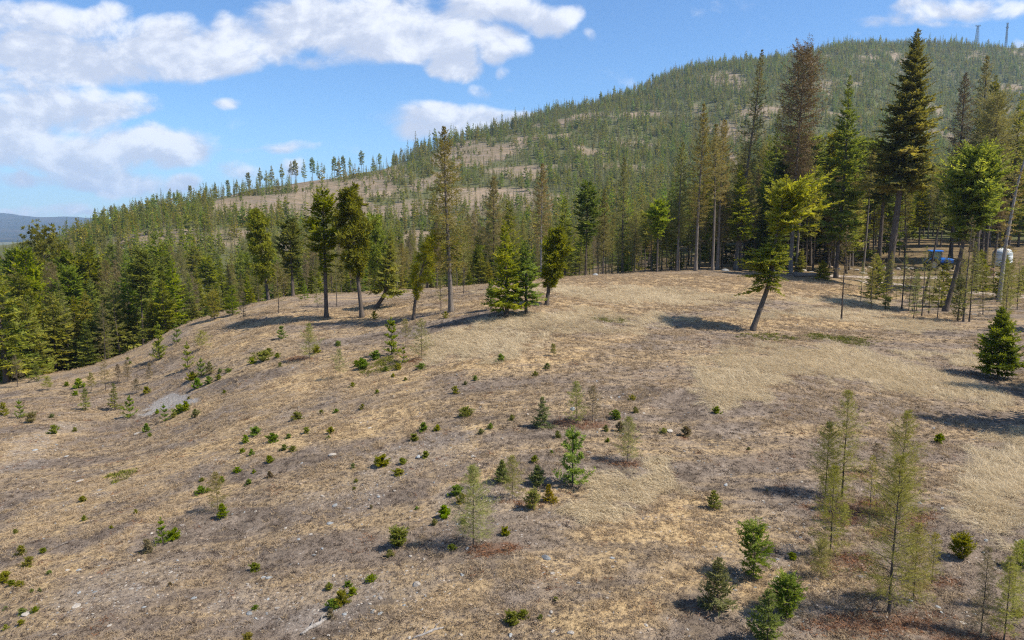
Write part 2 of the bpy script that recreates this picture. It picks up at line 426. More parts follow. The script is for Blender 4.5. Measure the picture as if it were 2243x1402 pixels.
# ------------------------------------------------------------------ trees
def rn(a, b, n, g): return g.uniform(a, b, n)
class Axis:
    """bent centre line of a trunk; lean (x, y) in metres at the top, with exponent p"""
    def __init__(self, H, lean=(0, 0), p=1.0, wob=.0, g=None, kink=None):
        self.H, self.lean, self.p, self.wob, self.kink = H, np.array(lean, float), p, wob, kink
        self.ph = (g or RNG).uniform(0, 6.28, 4)
    def __call__(self, s):
        s = np.asarray(s, float)
        x = self.lean[0] * s ** self.p + self.wob * np.sin(s * 5 + self.ph[0]) * s
        y = self.lean[1] * s ** self.p + self.wob * np.sin(s * 4 + self.ph[1]) * s
        if self.kink is not None: x = x + np.interp(s, self.kink[0], self.kink[1])
        return np.stack([x, y, self.H * s], -1)

def trunk_mesh(name, ax, r0, mat, k=8, top=1.0, flare=1.5, sink=.35, dead_top=False):
    s = np.concatenate([[0, .015, .04], np.linspace(.08, top, 13)])
    P = ax(s); R = r0 * (1 - s / max(top, 1e-3)) ** .8 * np.where(s < .05, 1 + (flare - 1) * (1 - s / .05), 1) + r0 * .03
    P[0, 2] -= sink * (1 + r0)
    b = MB().tube(P, R, k)
    return b.mesh(name, mat, True)

def branch_set(ax, H, cb, B, R, prof, g, e_low, e_top, curve, top=1.0, rmin=.75, one_side=None, skip=.0):
    """B limbs up the trunk -> origins, horizontal directions, elevations, lengths"""
    h = cb + (top - cb) * (np.linspace(0, 1, B) ** .92) + rn(-.5, .5, B, g) * (top - cb) / B
    h = np.clip(h, .01, .992 * top)
    w = (top - h) / (top - cb)
    az = np.arange(B) * 2.39996 + rn(-.5, .5, B, g)
    L = R * prof(w) * rn(rmin, 1.12, B, g)
    if one_side is not None:
        ang, amt = one_side; L = L * (1 + amt * np.cos(az - ang))
    if skip: L = L * np.where(g.random(B) < skip, rn(.2, .5, B, g), 1)
    e = e_top + (e_low - e_top) * np.clip(w, 0, 1) + rn(-.22, .22, B, g)
    c = curve * rn(.5, 1.4, B, g)
    dh = np.stack([np.cos(az), np.sin(az), np.zeros(B)], -1)
    return ax(h), dh, e, c, np.maximum(L, .02 * H * .3), w
def along(o, dh, e, c, L, u):
    """points and tangents at fraction u (B,m) of each limb"""
    Lx = L[:, None]
    z = Lx * (np.sin(e)[:, None] * u + c[:, None] * u * u)
    x = Lx * np.cos(e)[:, None] * u
    P = o[:, None] + dh[:, None] * x[..., None]; P[..., 2] += z
    T = dh[:, None] * np.broadcast_to(np.cos(e)[:, None], u.shape)[..., None] + 0 * P
    T[..., 2] += np.sin(e)[:, None] + 2 * c[:, None] * u
    return P, norm(T)
def limb_wood(ax, o, dh, e, c, L, r, k=3, n=4):
    u = np.broadcast_to(np.linspace(0, .97, n), (len(L), n))
    P, _ = along(o, dh, e, c, L, u)
    R = np.maximum(r * L[:, None] * (1 - .85 * u), .004)
    return tubes(P, R, k)

PROF = {'cone': lambda w: np.clip(w, 0, 1) ** .85 * .95 + .05,
        'fir': lambda w: (np.clip(w, 0, 1) ** .8) * (1 - .28 * np.clip(w - .72, 0, 1) / .28) + .05,
        'column': lambda w: np.clip(w * 2.6, 0, 1) ** .7 * (1 - .25 * w) + .04,
        'oval': lambda w: np.sin(np.clip(w * .86 + .10, 0, 1) * math.pi) ** .7 * .97 + .04,
        'larch': lambda w: np.clip(w * 1.5, 0, 1) ** .75 * (1 - .3 * w) + .03}

def fir_foliage(g, o, dh, e, c, L, w, m=9, size=1.0, wide=.17, ang=.95, start=.12, sub=2, tuft=1.0, droop=.15, loose=.65):
    B = len(L)
    u = start + (1 - start) * ((np.arange(m) + rn(0, 1, (B, m), g)) / m); u = np.clip(u, 0, .99)
    P, T = along(o, dh, e, c, L, u)
    Sd = np.stack([-dh[:, 1], dh[:, 0], np.zeros(B)], -1)[:, None] + 0 * T
    bt = g.normal(0, .16, (B, 1))
    vs, qs, ts, n = [], [], [], 0
    for side in (-1, 1):
        aa = ang + rn(-.25, .25, (B, m), g)
        D = np.cos(aa)[..., None] * T + side * np.sin(aa)[..., None] * Sd
        D[..., 2] += rn(-droop - .15, .15, (B, m), g)
        l = (L[:, None] * (.44 * (1 - u) + .10) * rn(.6, 1.2, (B, m), g) + .05) * size
        for k in range(1 + sub):
            if k == 0: oo, DD, ll = P, D, l
            else:
                f = rn(.25, .7, (B, m), g)[..., None]
                oo = P + norm(D) * (l[..., None] * f)
                DD = norm(D) + rn(-.75, .75, (B, m, 3), g) + np.array([0, 0, .15]); ll = l * rn(.4, .7, (B, m), g)
            up = np.array([0, 0, 1.0]) + g.normal(0, loose, (B, m, 3))
            v, q = kites(oo.reshape(-1, 3), DD.reshape(-1, 3), up.reshape(-1, 3), ll.ravel(), (ll * wide * rn(.8, 1.25, (B, m), g) * tuft).ravel())
            t = .42 + bt + g.normal(0, .13, (B, m)) + .22 * (u - .5)
            vs.append(v); qs.append(q + n); ts.append(np.repeat(t.ravel(), 4)); n += len(v)
    # the leader of each limb
    v, q = kites(P[:, -1], T[:, -1], np.tile([0, 0, 1.0], (B, 1)), np.maximum(L * .16, .05) * size, np.maximum(L * .16, .05) * wide * size)
    vs.append(v); qs.append(q + n); ts.append(np.full(len(v), .6))
    return np.concatenate(vs), np.concatenate(qs), np.clip(np.concatenate(ts), 0, 1)
def pine_foliage(g, o, dh, e, c, L, w, tufts=6, blades=13, tl=.38, tw=.05, start=.35, spread=.35):
    B = len(L)
    u = start + (1 - start) * ((np.arange(tufts) + rn(0, 1, (B, tufts), g)) / tufts)
    P, T = along(o, dh, e, c, L, np.clip(u, 0, 1))
    P = P + g.normal(0, 1, P.shape) * (L[:, None, None] * spread * .3)
    P = np.repeat(P.reshape(-1, 3), blades, 0); T = np.repeat(T.reshape(-1, 3), blades, 0)
    D = norm(g.normal(0, 1, P.shape)) + T * .55 + np.array([0, 0, .35])
    k = len(P); l = tl * rn(.65, 1.25, k, g)
    v, q = kites(P, D, g.normal(0, 1, (k, 3)), l, tw * rn(.7, 1.3, k, g), .15, .55)
    t = np.repeat(np.repeat(.45 + g.normal(0, .15, B * tufts), blades) + g.normal(0, .1, k), 4)
    return v, q, np.clip(t, 0, 1)
def larch_foliage(g, o, dh, e, c, L, w, m=9, size=1.0, tw=.016, sub=2, hang=.25):
    B = len(L)
    u = np.clip(.1 + .9 * (np.arange(m) + rn(0, 1, (B, m), g)) / m, 0, .99)
    P, T = along(o, dh, e, c, L, u)
    Sd = np.stack([-dh[:, 1], dh[:, 0], np.zeros(B)], -1)[:, None] + 0 * T
    vs, qs, ts, n = [], [], [], 0
    for side in (-1, 1):
        D = T * rn(.3, 1.0, (B, m, 1), g) + side * Sd * rn(.4, 1.0, (B, m, 1), g); D[..., 2] += rn(-hang - .4, .25, (B, m), g)
        l = (L[:, None] * (.34 * (1 - u) + .09) * rn(.5, 1.3, (B, m), g) + .06) * size
        for k in range(1 + sub):
            if k == 0: oo, DD, ll = P, D, l
            else:
                oo = P + norm(D) * (l[..., None] * rn(.2, .9, (B, m, 1), g)); DD = norm(D) * .5 + g.normal(0, .7, D.shape); ll = l * rn(.3, .65, (B, m), g)
            v, q = kites(oo.reshape(-1, 3), DD.reshape(-1, 3), g.normal(0, 1, (B * m, 3)), ll.ravel(), np.full(B * m, tw) * rn(.7, 1.5, B * m, g), .1)
            vs.append(v); qs.append(q + n); ts.append(np.repeat(np.clip(.5 + g.normal(0, .18, B * m), 0, 1), 4)); n += len(v)
    return np.concatenate(vs), np.concatenate(qs), np.concatenate(ts)
def snags(g, ax, H, lo, hi, n, r, Lm, k=3):
    """short dead limbs on the bare trunk"""
    h = rn(lo, hi, n, g); az = rn(0, 6.28, n, g); L = Lm * rn(.3, 1, n, g)
    dh = np.stack([np.cos(az), np.sin(az), np.zeros(n)], -1); o = ax(h)
    u = np.broadcast_to(np.linspace(0, 1, 3), (n, 3))
    P, _ = along(o, dh, rn(-.5, .25, n, g), rn(-.3, .2, n, g), L, u)
    return tubes(P, np.maximum(r * (1 - .7 * u), .006) + 0 * P[..., 0], k)

def build_tree(kind, seed, H, R, cb, lean=(0, 0), p=1.0, wob=None, r0=None, mat=None, bark=None, B=None, prof=None, top=1.0, one_side=None, m=None,
               size=1.0, kink=None, skip=.12, tl=None, tw=None, tuft=1.0, bare=True, el=None, blades=None, sub=None, fat=1.0):
    """meshes of one tree: trunk, branches, crown"""
    g = np.random.default_rng(seed); R = R * {'fir': 1.30, 'pine': 1.12, 'larch': 1.30}[kind] * fat
    ax = Axis(H, lean, p, H * .006 if wob is None else wob, g, kink)
    r0 = r0 or H * .0105
    bark = bark or M_BARK
    if kind == 'fir':
        B = int((B or 60 + H * 2.2) * 1.25); pr = PROF[prof or 'fir']
        e0, e1 = el or (-.22, .75)
        br = branch_set(ax, H, cb, B, R, pr, g, e0, e1, .10, top, .62, one_side, skip)
        f = fir_foliage(g, *br, m=m or 8, size=size, tuft=tuft, sub=2 if sub is None else sub); mat = mat or M_FIR
    elif kind == 'pine':
        B = B or int(40 + H * 1.4); pr = PROF[prof or 'oval']
        e0, e1 = el or (-.05, .9)
        br = branch_set(ax, H, cb, B, R, pr, g, e0, e1, .18, top, .6, one_side, skip)
        f = pine_foliage(g, *br, tufts=(m or 6) + 1, tl=(tl or .42) * .85, tw=(tw or .06) * .62, blades=blades or 18); mat = mat or M_PINE
    else:
        B = int((B or 60 + H * 2.0) * 1.2); pr = PROF[prof or 'larch']
        e0, e1 = el or (-.18, .7)
        br = branch_set(ax, H, cb, B, R, pr, g, e0, e1, .14, top, .55, one_side, skip)
        f = larch_foliage(g, *br, m=m or 10, size=size * 1.15, tw=tw or .02, sub=3 if sub is None else sub); mat = mat or M_LARCH
    wv, wq = limb_wood(ax, *br[:5], r=.014 if kind != 'larch' else .012)
    wb = MB().add(wv, wq)
    if bare and cb > .2:
        sv, sq = snags(g, ax, H, max(.1, cb * .35), cb, int(10 + H * .8), r0 * .10, R * .5); wb.add(sv, sq)
    return {'trunk': trunk_mesh(kind + '_trunk', ax, r0, bark, top=top), 'branches': wb.mesh(kind + '_branches', M_TWIG),
            'crown': mesh_from(kind + '_crown', f[0], f[1], None, [mat], f[2])}
def tree_object(name, parts, loc, label, cat='tree', group=None, rz=0.0, s=1.0, tilt=(0, 0)):
    e = link(name, None, None, label, cat, group)
    e.empty_display_size = .5
    place(e, loc, rz, s, tilt)
    for k, me in parts.items(): link(k, me, e, kind='stuff' if k in ('crown', 'branches') else None)
    return e
def copy_tree(src, loc, label, group=None, rz=0.0, s=1.0, tilt=(0, 0)):
    e = src.copy(); COL.objects.link(e); place(e, loc, rz, s, tilt); e['label'] = label
    if group: e['group'] = group
    for ch in src.children:
        c = ch.copy(); COL.objects.link(c); c.parent = e
    return e

# ------------------------------------------------------------------ ground, hill and mountain: one continuous sheet
def ell(px, py, lst, pw=1.0):
    """strongest of soft ellipses (x, y, rx, ry, rotation in degrees) around photo positions"""
    o = np.zeros_like(px)
    for (x, y, rx, ry, rot) in lst:
        c, s = math.cos(math.radians(rot)), math.sin(math.radians(rot))
        dx, dy = px - x, py - y
        q = ((dx * c + dy * s) / rx) ** 2 + ((-dx * s + dy * c) / ry) ** 2
        o = np.maximum(o, np.clip(1.35 - q, 0, 1) ** pw)
    return o
STRAW = [(1630, 850, 95, 38, -12), (1740, 800, 150, 38, -8), (1880, 805, 150, 34, 8), (2010, 835, 110, 26, 10), (2110, 865, 90, 18, 8), (1600, 800, 60, 30, -20),
         (2200, 1050, 95, 60, 10), (2160, 1110, 80, 55, 25), (2225, 990, 60, 45, 0), (2225, 1150, 50, 40, 0),
         (1420, 1055, 75, 30, -25), (1340, 1090, 95, 26, -25), (1260, 1120, 60, 22, -20), (1050, 745, 120, 24, -8), (1180, 705, 130, 13, -3), (1000, 775, 60, 20, -20),
         (1340, 690, 170, 10, 0), (1300, 640, 240, 9, 0), (1480, 655, 200, 9, 0), (1850, 660, 130, 9, 0), (1780, 690, 180, 9, 0), (2080, 780, 110, 8, 2), (1300, 720, 160, 8, -4), (1950, 710, 150, 8, 3)]
TAN = [(1450, 618, 420, 16, 0), (1250, 665, 300, 20, 0), (1700, 640, 300, 20, 0), (1800, 700, 300, 20, 0), (830, 915, 150, 42, -22), (520, 750, 120, 26, -20), (700, 830, 170, 34, -25), (400, 1015, 260, 32, -24), (180, 1100, 260, 38, -24), (900, 800, 180, 40, -25), (620, 960, 160, 24, -28), (1010, 1050, 90, 24, -25),
       (330, 1130, 200, 30, -25), (760, 690, 200, 14, -5), (1100, 780, 160, 26, -12), (1280, 760, 140, 20, -20), (1250, 1200, 160, 60, -15), (1500, 1200, 130, 110, -10), (1350, 1350, 160, 60, 0), (60, 980, 120, 26, -20),
       (120, 1230, 180, 24, -25), (950, 1300, 120, 40, -10), (1700, 1310, 100, 60, 0), (1000, 960, 70, 18, -25), (420, 900, 80, 24, -25), (250, 810, 120, 10, -22)]
RUST_ = [(1040, 1200, 80, 22, 0), (1120, 1100, 60, 12, 0), (1280, 930, 80, 12, 0), (1375, 1012, 55, 10, 0), (1960, 1370, 150, 40, 0), (1830, 1240, 80, 28, 0), (1770, 1120, 90, 36, 0), (1910, 1045, 50, 12, 0), (1990, 1140, 60, 30, 0),
        (1850, 1110, 90, 24, 0), (2150, 1395, 90, 26, 0), (925, 790, 40, 8, 0), (680, 790, 36, 8, 0), (1895, 1170, 60, 20, 0), (2040, 1280, 60, 18, 0), (1500, 955, 25, 8, 0)]
STONY = [(370, 880, 62, 22, -12), (310, 895, 46, 18, -25), (255, 912, 36, 10, -20), (60, 1000, 90, 46, -10), (110, 950, 60, 26, -20), (700, 1320, 260, 70, -10), (1020, 1110, 120, 60, -10), (860, 1020, 220, 50, -25), (300, 1290, 200, 60, -15)]
PALE = [(372, 880, 50, 14, -12), (318, 896, 34, 9, -22)]
MOSS = [(1760, 741, 140, 6, 1), (1640, 733, 60, 5, 0), (1790, 736, 50, 4, 0), (1880, 750, 44, 7, 0), (1715, 742, 40, 5, 0), (1330, 700, 40, 6, 0), (275, 1045, 32, 10, -22), (385, 1178, 22, 12, -10), (340, 1205, 36, 10, -20), (580, 780, 40, 12, -10), (850, 785, 70, 14, -25)]
MEADOW = [(610, 445, 150, 26, -8), (520, 455, 60, 16, -18), (760, 420, 120, 20, -4), (700, 392, 90, 12, -14), (900, 530, 40, 30, 0), (1030, 430, 70, 22, -10), (1060, 345, 90, 12, -12), (1190, 296, 80, 8, -6), (1250, 262, 110, 7, -10),
          (880, 465, 70, 16, 0), (1010, 490, 40, 14, 0), (780, 455, 90, 12, 5), (1400, 250, 60, 6, -10), (1660, 242, 50, 5, -8), (1150, 380, 60, 12, 0), (1560, 470, 30, 24, 0), (1600, 390, 20, 60, 0), (950, 395, 60, 14, -15), (1110, 420, 46, 12, 0), (650, 466, 90, 8, 0), (1300, 330, 40, 8, 0),
          (1820, 330, 40, 8, 0), (2080, 255, 30, 5, 0), (1960, 130, 20, 5, 0), (1900, 125, 20, 5, 0), (2225, 200, 20, 6, 0)]
az_f = np.arange(-.86, .8601, .006)
az_b = np.linspace(.86, 2 * math.pi - .86, 64)[1:-1]
AZ = np.concatenate([az_f, az_b]); NA = len(AZ)
lr = np.concatenate([np.log(np.linspace(.5, 8.5, 12)), np.arange(math.log(9), math.log(112), .0125), np.arange(math.log(113), math.log(9400), .03)])
RR = np.exp(lr); NR = len(RR)
GX, GY = np.sin(AZ)[None] * RR[:, None], np.cos(AZ)[None] * RR[:, None]
GZ = height(GX, GY)
IDX = np.arange(NR * NA).reshape(NR, NA)
def sheet(i0, i1):
    a, b = IDX[i0:i1 - 1], IDX[i0 + 1:i1]
    q = np.stack([a, np.roll(a, -1, 1), np.roll(b, -1, 1), b], -1).reshape(-1, 4)[:, ::-1]
    return q - IDX[i0, 0], slice(i0 * NA, i1 * NA)
VERT = np.stack([GX, GY, GZ], -1).reshape(-1, 3)
I1, I2 = int(np.searchsorted(RR, 175)), int(np.searchsorted(RR, 4000))

def masks(X, Y, Z):
    px, py = to_pix(X, Y, Z); ok = (Y > 1)
    wob = (fbm(X / 1.6, Y / 1.6, 4, 31) - .5)
    w2 = (fbm(X / 5.0, Y / 5.0, 3, 37) - .5)
    sc = 1602 / np.maximum(Y, 8)
    pxw, pyw = px + wob * 2.2 * sc + w2 * 2 * sc, py + wob * .5 * sc
    d = {}
    w3 = (fbm(X / .9, Y / .9, 3, 33) - .5) + .8 * (fbm(X / 2.6, Y / 2.6, 3, 39) - .5)
    d['straw'] = np.where(ok, ell(pxw + w3 * 1.6 * sc, pyw + w3 * 1.1 * sc, STRAW), 0)
    for k, l in (('tan', TAN), ('rust', [(x, y, rx * .9, ry, r) for x, y, rx, ry, r in RUST_]), ('stony', STONY), ('pale', PALE), ('moss', MOSS)):
        d[k] = np.where(ok, ell(pxw, pyw, l), 0)
    d['moss'] = d['moss'] * np.clip(2.6 * (fbm(X / 1.7, Y / 1.7, 4, 35) - .28), 0, 1.2)
    d['litter'] = np.where(ok & (np.hypot(X, Y) > 70), _sm(np.hypot(X, Y), 86, 105), 0)
    return d
def ground_material():
    m, t = new_mat('dry_hillside_soil')
    tc = t.node('ShaderNodeTexCoord'); Ob = tc.outputs['Object']
    st = t.noise(t.mapping(Ob, (0, 0, -.75), (.10, .42, .3)), 1.0, 5, .6, .4)
    st2 = t.noise(t.mapping(Ob, (0, 0, -.75), (.5, 1.9, 1)), 1.0, 5, .65, .3)
    big = t.noise(Ob, .09, 4, .6)
    mid = t.noise(Ob, .8, 6, .65)
    fine = t.noise(Ob, 7.0, 6, .72)
    vfine = t.noise(Ob, 34.0, 4, .7)
    soil = t.mix(t.smooth(mid, .32, .68), (.110, .087, .068, 1), (.290, .234, .184, 1))
    soil = t.mix(t.smooth(big, .4, .65), soil, (.235, .184, .140, 1))
    tanc = t.mix(t.smooth(fine, .3, .7), (.285, .195, .098, 1), (.540, .395, .215, 1))
    tanf = t.math('ADD', t.math('MULTIPLY', t.attr('tan'), .75), t.smooth(st, .42, .60, 0, .72))
    tanf = t.math('MULTIPLY', tanf, t.smooth(t.math('ADD', st2, t.math('MULTIPLY', t.math('SUBTRACT', fine, .5), .6)), .36, .58, .25, 1.0), clamp=True)
    c = t.mix(tanf, soil, tanc)
    strc = t.mix(t.smooth(st2, .35, .65), (.36, .285, .170, 1), (.62, .515, .34, 1))
    c = t.mix(t.smooth(t.math('ADD', t.attr('straw'), t.math('ADD', t.math('MULTIPLY', t.math('SUBTRACT', fine, .5), 1.3), t.math('MULTIPLY', t.math('SUBTRACT', mid, .5), 1.6))), .3, 1.25, 0, .65), c, strc)
    c = t.mix(t.smooth(t.math('ADD', t.attr('rust'), t.math('ADD', t.math('MULTIPLY', t.math('SUBTRACT', mid, .5), 1.8), t.math('MULTIPLY', t.math('SUBTRACT', fine, .5), .8))), .35, 1.3, 0, .65), c, (.185, .082, .040, 1))
    c = t.mix(t.smooth(t.math('ADD', t.attr('moss'), t.math('MULTIPLY', t.math('SUBTRACT', fine, .5), 1.5)), .3, 1.0, 0, .7), c, (.165, .155, .040, 1))
    ston = t.mix(fine, (.17, .145, .125, 1), (.33, .29, .255, 1))
    c = t.mix(t.smooth(t.math('ADD', t.attr('stony'), t.math('MULTIPLY', t.math('SUBTRACT', mid, .5), 1.0)), .45, 1.2, 0, .5), c, ston)
    c = t.mix(t.smooth(t.math('ADD', t.attr('pale'), t.math('MULTIPLY', t.math('SUBTRACT', fine, .5), .7)), .2, .6, 0, .85), c, t.mix(fine, (.24, .225, .21, 1), (.43, .41, .385, 1)))
    lit = t.mix(t.smooth(mid, .35, .65), (.085, .060, .034, 1), (.23, .17, .085, 1))
    c = t.mix(t.attr('litter'), c, lit)
    # grain: dark crumbs between stems, pale chips of stone
    c = t.mix(t.smooth(t.math('ADD', fine, t.math('MULTIPLY', t.math('SUBTRACT', vfine, .5), .7)), .33, .52, .78, 0), c, (.045, .033, .025, 1))
    c = t.mix(t.smooth(vfine, .56, .72, 0, .40), c, (.46, .37, .28, 1))
    vo = t.node('ShaderNodeTexVoronoi'); t.l.new(Ob, vo.inputs['Vector']); vo.inputs['Scale'].default_value = 5.0
    chip = t.math('MULTIPLY', t.smooth(vo.outputs['Distance'], .20, .10), t.smooth(t.math('ADD', mid, t.math('MULTIPLY', t.attr('stony'), .2)), .5, .62))
    c = t.mix(t.math('MULTIPLY', chip, .75), c, (.52, .47, .42, 1))
    hgt = t.math('ADD', t.math('ADD', t.math('MULTIPLY', fine, .7), t.math('MULTIPLY', vfine, .22)), t.math('MULTIPLY', mid, 1.4))
    t.l.new(principled(t, c, .95, .1, normal=bump(t, hgt, 1.0, .13)), t.out.inputs[0])
    return m
M_GROUND = ground_material()
def hill_material():
    m, t = new_mat('open_hillside_grass')
    tc = t.node('ShaderNodeTexCoord'); Ob = tc.outputs['Object']
    a, b, c_ = t.noise(Ob, .02, 5, .6), t.noise(t.mapping(Ob, (0, 0, .2), (.05, .22, .2)), 1, 5, .65), t.noise(Ob, .5, 5, .7)
    c = t.mix(t.smooth(a, .35, .65), (.200, .152, .100, 1), (.30, .228, .155, 1))
    c = t.mix(t.smooth(t.noise(Ob, .12, 5, .7), .45, .6, 0, .6), c, (.115, .105, .055, 1))
    c = t.mix(t.smooth(b, .48, .68, 0, .75), c, (.235, .195, .175, 1))
    c = t.mix(t.smooth(c_, .30, .46, .7, 0), c, (.085, .072, .045, 1))
    c = t.mix(t.smooth(t.math('ADD', t.attr('wood'), t.math('MULTIPLY', t.math('SUBTRACT', c_, .5), .8)), .3, .9, 0, .85), c, (.085, .098, .034, 1))
    c = t.mix(t.smooth(t.noise(t.mapping(Ob, (0, 0, .5), (.3, 1.2, 1)), 1, 3, .6), .66, .74, 0, .6), c, (.45, .40, .36, 1))
    t.l.new(principled(t, c, .95, .05, normal=bump(t, t.math('ADD', c_, b), .8, 1.2)), t.out.inputs[0]); return m
M_HILL = hill_material()
def mountain_material():
    m, t = new_mat('far_wooded_mountain')
    tc = t.node('ShaderNodeTexCoord'); Ob = tc.outputs['Object']
    a, b = t.noise(Ob, .004, 6, .7), t.noise(Ob, .03, 5, .75)
    c = t.mix(t.smooth(t.math('ADD', a, t.math('MULTIPLY', t.math('SUBTRACT', b, .5), .9)), .42, .66), (.018, .028, .026, 1), (.070, .062, .056, 1))
    t.l.new(principled(t, c, .95, .05, normal=bump(t, b, .9, 25)), t.out.inputs[0]); return m

def wood_density(X, Y, Z):
    """0 open meadow .. 1 closed wood"""
    px, py = to_pix(X, Y, Z)
    n = fbm(X / 55.0, Y / 55.0, 4, 51)
    wx = px + (fbm(X / 40.0, Y / 40.0, 3, 53) - .5) * 60; wy = py + (fbm(X / 40.0, Y / 40.0, 3, 57) - .5) * 26
    d = np.interp(px, [0, 380, 520, 700, 950, 1150, 1500, 2243], [1, 1, .85, .85, .95, 1.0, 1.0, 1.0])
    d = d * (.42 + 1.05 * _sm(n, .30, .60))
    d = d * (1 - .92 * np.clip(1.4 * ell(wx, wy, MEADOW), 0, 1))
    return np.clip(d, 0, 1)

q, s = sheet(0, I1 + 1)
me = mesh_from('ground', VERT[s], q, None, [M_GROUND], None, True)
for k, v in masks(VERT[s][:, 0], VERT[s][:, 1], VERT[s][:, 2]).items():
    a = me.attributes.new(k, 'FLOAT', 'POINT'); a.data.foreach_set('value', v.astype(np.float32))
ground = link('ground', me, kind='structure')
q, s = sheet(I1, I2 + 1)
me = mesh_from('hillside', VERT[s], q, None, [M_HILL], None, True)
a = me.attributes.new('wood', 'FLOAT', 'POINT'); a.data.foreach_set('value', wood_density(VERT[s][:, 0], np.maximum(VERT[s][:, 1], 1), VERT[s][:, 2]).astype(np.float32))
hill = link('hillside', me, kind='structure')
q, s = sheet(I2, NR)
mountain = link('mountain', mesh_from('mountain', VERT[s], q, None, [mountain_material()], None, True), kind='structure')

# gravel road through the trees
def road_strip(name, line, half, mat, n=90, lift=.05):
    """a strip draped on the ground along photo positions"""
    pts = np.array([hit(x, y)[:2] for x, y in line]); L = np.concatenate([[0], np.cumsum(np.linalg.norm(np.diff(pts, axis=0), axis=1))])
    f = np.linspace(0, L[-1], n); c = np.column_stack([np.interp(f, L, pts[:, 0]), np.interp(f, L, pts[:, 1])])
    tg = norm(np.gradient(c, axis=0)); nr = np.column_stack([-tg[:, 1], tg[:, 0]])
    w = half * (1 + .25 * (fbm(f / 2.0, f * 0 + 3, 3, 61) - .5))
    k = np.linspace(-1, 1, 7)
    P = c[:, None] + nr[:, None] * (k[None] * w[:, None])[..., None]
    z = height(P[..., 0], P[..., 1]) + lift - .12 * (np.abs(k) > .99)[None]
    v = np.concatenate([P, z[..., None]], -1).reshape(-1, 3); i = np.arange(n * 7).reshape(n, 7)
    q = np.stack([i[:-1, :-1], i[:-1, 1:], i[1:, 1:], i[1:, :-1]], -1).reshape(-1, 4)
    return link(name, mesh_from(name, v, q, None, [mat], None, True), kind='structure')
def gravel_mat():
    m, t = new_mat('pinkish_gravel')
    tc = t.node('ShaderNodeTexCoord'); a, b = t.noise(tc.outputs['Object'], 1.2, 5, .65), t.noise(tc.outputs['Object'], 12, 4, .7)
    c = t.mix(t.smooth(t.math('ADD', a, t.math('MULTIPLY', t.math('SUBTRACT', b, .5), .8)), .3, .7), (.22, .18, .15, 1), (.42, .355, .305, 1))
    t.l.new(principled(t, c, .95, .1, normal=bump(t, b, .7, .04)), t.out.inputs[0]); return m
M_ROAD = gravel_mat()
road_strip('gravel_road', [(1730, 603), (1800, 604), (1880, 607), (1960, 608), (2060, 608), (2160, 606), (2260, 606)], 1.2, M_ROAD)
road_strip('track', [(1880, 616), (1960, 622), (2030, 629), (2090, 637), (2160, 644), (2260, 652)], 1.1, M_ROAD)

# ------------------------------------------------------------------ single trees of the clearing and the forest edge
def spot(px, base, top_py, far=None):
    """ground point of a tree and its height, from its base (or distance) and its top in the photo"""
    X, Y, Z = at(px, far) if far else hit(px, base)
    _, t = pix_at(px, top_py)
    return X, Y, Z, t * Y - Z
def hero(name, kind, px, base, tx, ty, hw, cby, label, far=None, ext=1.0, group=None, **kw):
    """one tree: base pixel, top pixel, half width and crown bottom in photo pixels"""
    X, Y, Z, H = spot(px, base, ty, far)
    sc = Y / 1602 * 1.02
    base_py = float(to_pix(X, Y, Z)[1]) if far else base
    cb = np.clip((base_py - cby) / max(base_py - ty, 1), .03, .9)
    lean = kw.pop('lean', ((tx - px) * sc, 0))
    R = hw * sc
    kw.setdefault('seed', int(px * 7 + ty))
    parts = build_tree(kind, kw.pop('seed'), H, R, cb, lean, **kw)
    return tree_object(name, parts, (X, Y, Z), label, 'tree', group)

